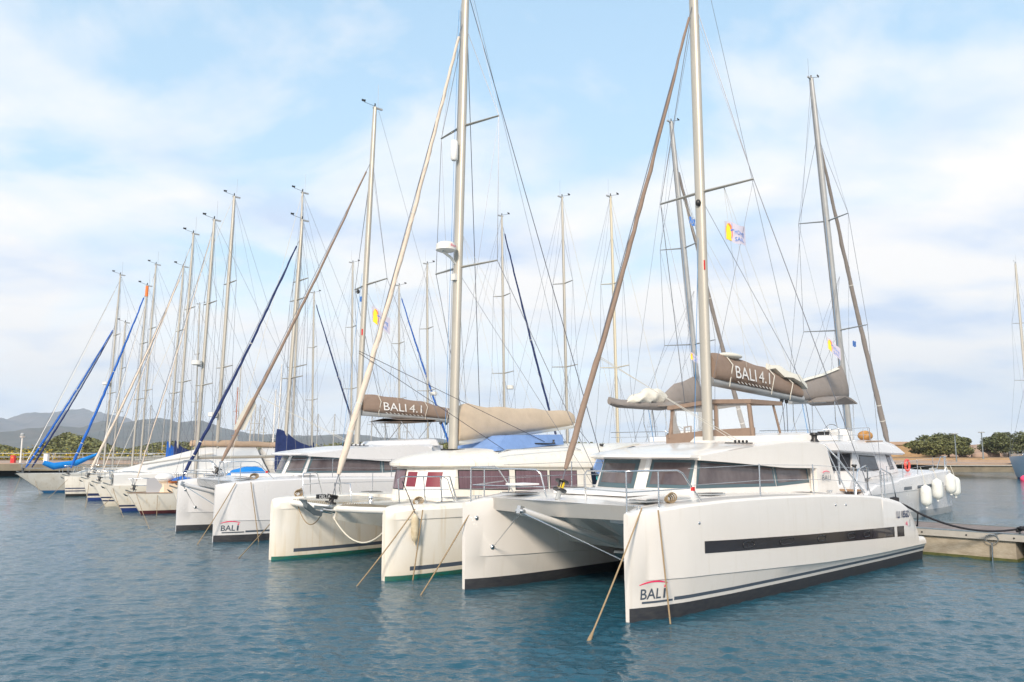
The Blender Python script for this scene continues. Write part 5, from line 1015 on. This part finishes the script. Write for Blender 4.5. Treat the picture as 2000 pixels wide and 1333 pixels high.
def tree(loc, rx, ry, h, m, label, n=9000, group='trees on the right shore', seed=0):
    random.seed(seed+50); o = thing('tree', loc, 0, label, 'tree', group)
    b = MB(); b.tube([(0, 0, -.2), (.1, 0, h*.3), (0, .1, h*.55)], [.2, .15, .08], 7)
    for k in range(5): a = k*1.3; b.tube([(.05, 0, h*.25), (rx*.4*math.cos(a), ry*.4*math.sin(a), h*.55)], [.09, .04], 5)
    b.done('trunk', mat('bark', (.10, .07, .05), .9), o, 50)
    cl = [(random.uniform(-.75, .75)*rx, random.uniform(-.7, .7)*ry, h*random.uniform(.30, .84), random.uniform(.22, .42)) for _ in range(22)]
    def fn():
        c = random.choice(cl); v = Vector((random.gauss(0, 1), random.gauss(0, 1), random.gauss(0, 1))).normalized()*random.uniform(.6, 1)
        z = c[2]+v.z*c[3]*h*.55; return Vector((c[0]+v.x*c[3]*rx, c[1]+v.y*c[3]*ry, max(.1, z*(1-.15*(c[0]/rx)**2)))), random.uniform(.6, 1.3)
    V, Fc = leaves(n, fn, .125); B = MB(); B.add(V, Fc); B.done('crown', m, o, 0, fix=False)
for k, (x, y, rx, h, m, lb) in enumerate(((63.2, 121, 4.8, 3.5, LEAF2, 'low broad olive bush in front of the ochre wall'), (67.6, 125, 3.8, 3.9, LEAF, 'dark bush joining the rock on its left side'), (72, 135, 3.8, 4.2, LEAF, 'small dark tree beyond the rock'), (77.0, 125, 4.2, 4.4, LEAF, 'dense dark tree behind the right hand lamp post'), (84.2, 130, 4.6, 4.6, LEAF, 'dark tree right of the right hand lamp post'), (82.0, 123, 3.2, 5.4, LEAF2, 'tallest olive tree at the right edge'), (87, 122, 3.8, 4.8, LEAF, 'tree behind the grey blue boat'), (92, 126, 4.5, 5.0, LEAF, 'tree beyond the right edge of the quay'))):
    tree((x, y, 1.5), rx, 3, h, m, lb, seed=k)
random.seed(21)
def scrub_fn(blo=False):
    def fn():
        x = random.uniform(-150, 20); y = random.uniform(114, 165) if not blo else random.uniform(113, 120)
        px = 1000+x/y*F; hmax = interp([(-900, 3.0), (0, 3.0), (70, 3.1), (90, 4.2), (130, 4.9), (160, 4.0), (210, 3.9), (250, 3.0), (2000, 2.6)], px)*(.8+.25*math.sin(x*.35+y*.2)) 
        hh = hmax*min(1, .35+(y-113)/45); z = 1.3+hh*random.uniform(.25, 1)**.6
        if blo: z = 1.5+random.uniform(.1, 1.1)*(.6+.4*math.sin(x*.5))
        return Vector((x, y, z)), random.uniform(.6, 1.4)
    return fn
V, Fc = leaves(90000, scrub_fn(), .19); B = MB(); B.add(V, Fc); B.done('scrub', LEAF2, None, 0, kind='stuff', fix=False)
cl = [(random.uniform(-140, 0), random.uniform(112.5, 121)) for _ in range(95)]
def bl():
    c = random.choice(cl); return Vector((c[0]+random.gauss(0, .8), c[1]+random.gauss(0, .5), 1.5+abs(random.gauss(0, .55)))), random.uniform(.5, 1.1)
V, Fc = leaves(16000, bl, .15); B = MB(); B.add(V, Fc); B.done('broom_flowers', BLOOM, None, 0, kind='stuff', fix=False)
# hills ------------------------------------------------------------------------
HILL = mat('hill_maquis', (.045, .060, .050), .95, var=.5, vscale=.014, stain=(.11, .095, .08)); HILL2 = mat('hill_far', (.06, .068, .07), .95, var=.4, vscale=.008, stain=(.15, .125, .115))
def hill(name, prof, Y, depth, m, seed, base=1.0):
    rs = np.random.default_rng(seed); n, k = 420, 46; px = np.linspace(prof[0][0], prof[-1][0], n); py = np.array([interp(prof, p) for p in px]); V = []
    jag = np.zeros(n)
    for f_, a_ in ((23, 1.3), (57, .8), (131, .5)): jag += a_*np.sin(px/prof[-1][0]*f_*3+rs.uniform(0, 6))
    ridge = rs.normal(0, 1, (k+2, 60)); 
    for j in range(k+1):
        t = j/k; y = Y-depth*(1-t); r = np.interp(np.linspace(0, 59, n), np.arange(60), ridge[j])
        for i in range(n):
            zt = wpix(px[i], py[i]-jag[i]*.9, Y).z; x = (px[i]-1000)/F*Y*1.01
            g = t**.8; hgt = zt*g*(1+.16*math.sin(px[i]*.05+j*.33+2*math.sin(j*.21))*(1-t)**.7+.05*r[i]*(1-t)); V.append((x*(1-(1-t)*.0), y, max(-1, hgt)))
    fs = [(j*n+i, j*n+i+1, (j+1)*n+i+1, (j+1)*n+i) for j in range(k) for i in range(n-1)]
    b = MB(); b.add(V, fs); return b.done(name, m, None, 60, kind='structure', fix=False)
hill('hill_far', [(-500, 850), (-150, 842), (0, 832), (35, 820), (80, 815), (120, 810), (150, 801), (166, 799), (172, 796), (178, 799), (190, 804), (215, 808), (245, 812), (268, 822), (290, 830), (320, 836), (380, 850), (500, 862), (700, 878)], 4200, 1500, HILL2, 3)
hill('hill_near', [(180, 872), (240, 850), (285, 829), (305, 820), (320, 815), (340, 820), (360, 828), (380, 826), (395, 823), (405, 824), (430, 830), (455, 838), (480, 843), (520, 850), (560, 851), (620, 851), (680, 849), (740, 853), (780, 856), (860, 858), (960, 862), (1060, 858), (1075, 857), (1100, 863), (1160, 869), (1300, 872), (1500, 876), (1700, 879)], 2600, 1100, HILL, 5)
slab('far_shore', -900, 700, 440, 1400, -2, 1.0, LAND, kind='structure')

# ================================================================ boat and buoy at the right edge
mono((0, 0), -1, 'grey blue sailing boat bow on at the right edge', F0=2.1, over=.9, hullm=mat('hull_grey_blue', (.36, .46, .56), .4), anti=BLUEA, Lh=14, beam=4.2, mastx=4.6, mtop=21.8, group='boats by the right quay', mr=.12, cover=NAVY)
gb = COL.objects['sailboat'] if False else [o for o in COL.objects if o.get('label', '').startswith('grey blue sailing')][0]
gb.location = (49.0, 76.2, 0); gb.rotation_euler = (0, 0, R(56))
o = thing('buoy', (47.6, 75.2, 0), 0, 'pink red mooring buoy floating under the bow of the grey blue boat', 'buoy'); MB().ball((0, 0, .15), .38, .38, .36).done('float', mat('buoy_pink', (.85, .06, .16), .5), o, 60); MB().tube([(0, 0, .48), (0, 0, .62)], .04, 6).done('eye', GALV, o, 0)

# ================================================================ sea air
SC.cycles.volume_bounces = 2
hb = MB().box((0, 0, 240), (14000, 14000, 500)).done('haze', [], None, 0, kind='stuff')
hm = bpy.data.materials.new('haze_air'); hm.use_nodes = True; ht = hm.node_tree; ht.nodes.clear(); ho = ht.nodes.new('ShaderNodeOutputMaterial'); hv = ht.nodes.new('ShaderNodeVolumePrincipled')
hv.inputs['Color'].default_value = (.78, .88, 1, 1); hv.inputs['Density'].default_value = .00018; hv.inputs['Anisotropy'].default_value = .2
ht.links.new(hv.outputs[0], ho.inputs['Volume']); hb.data.materials.append(hm)
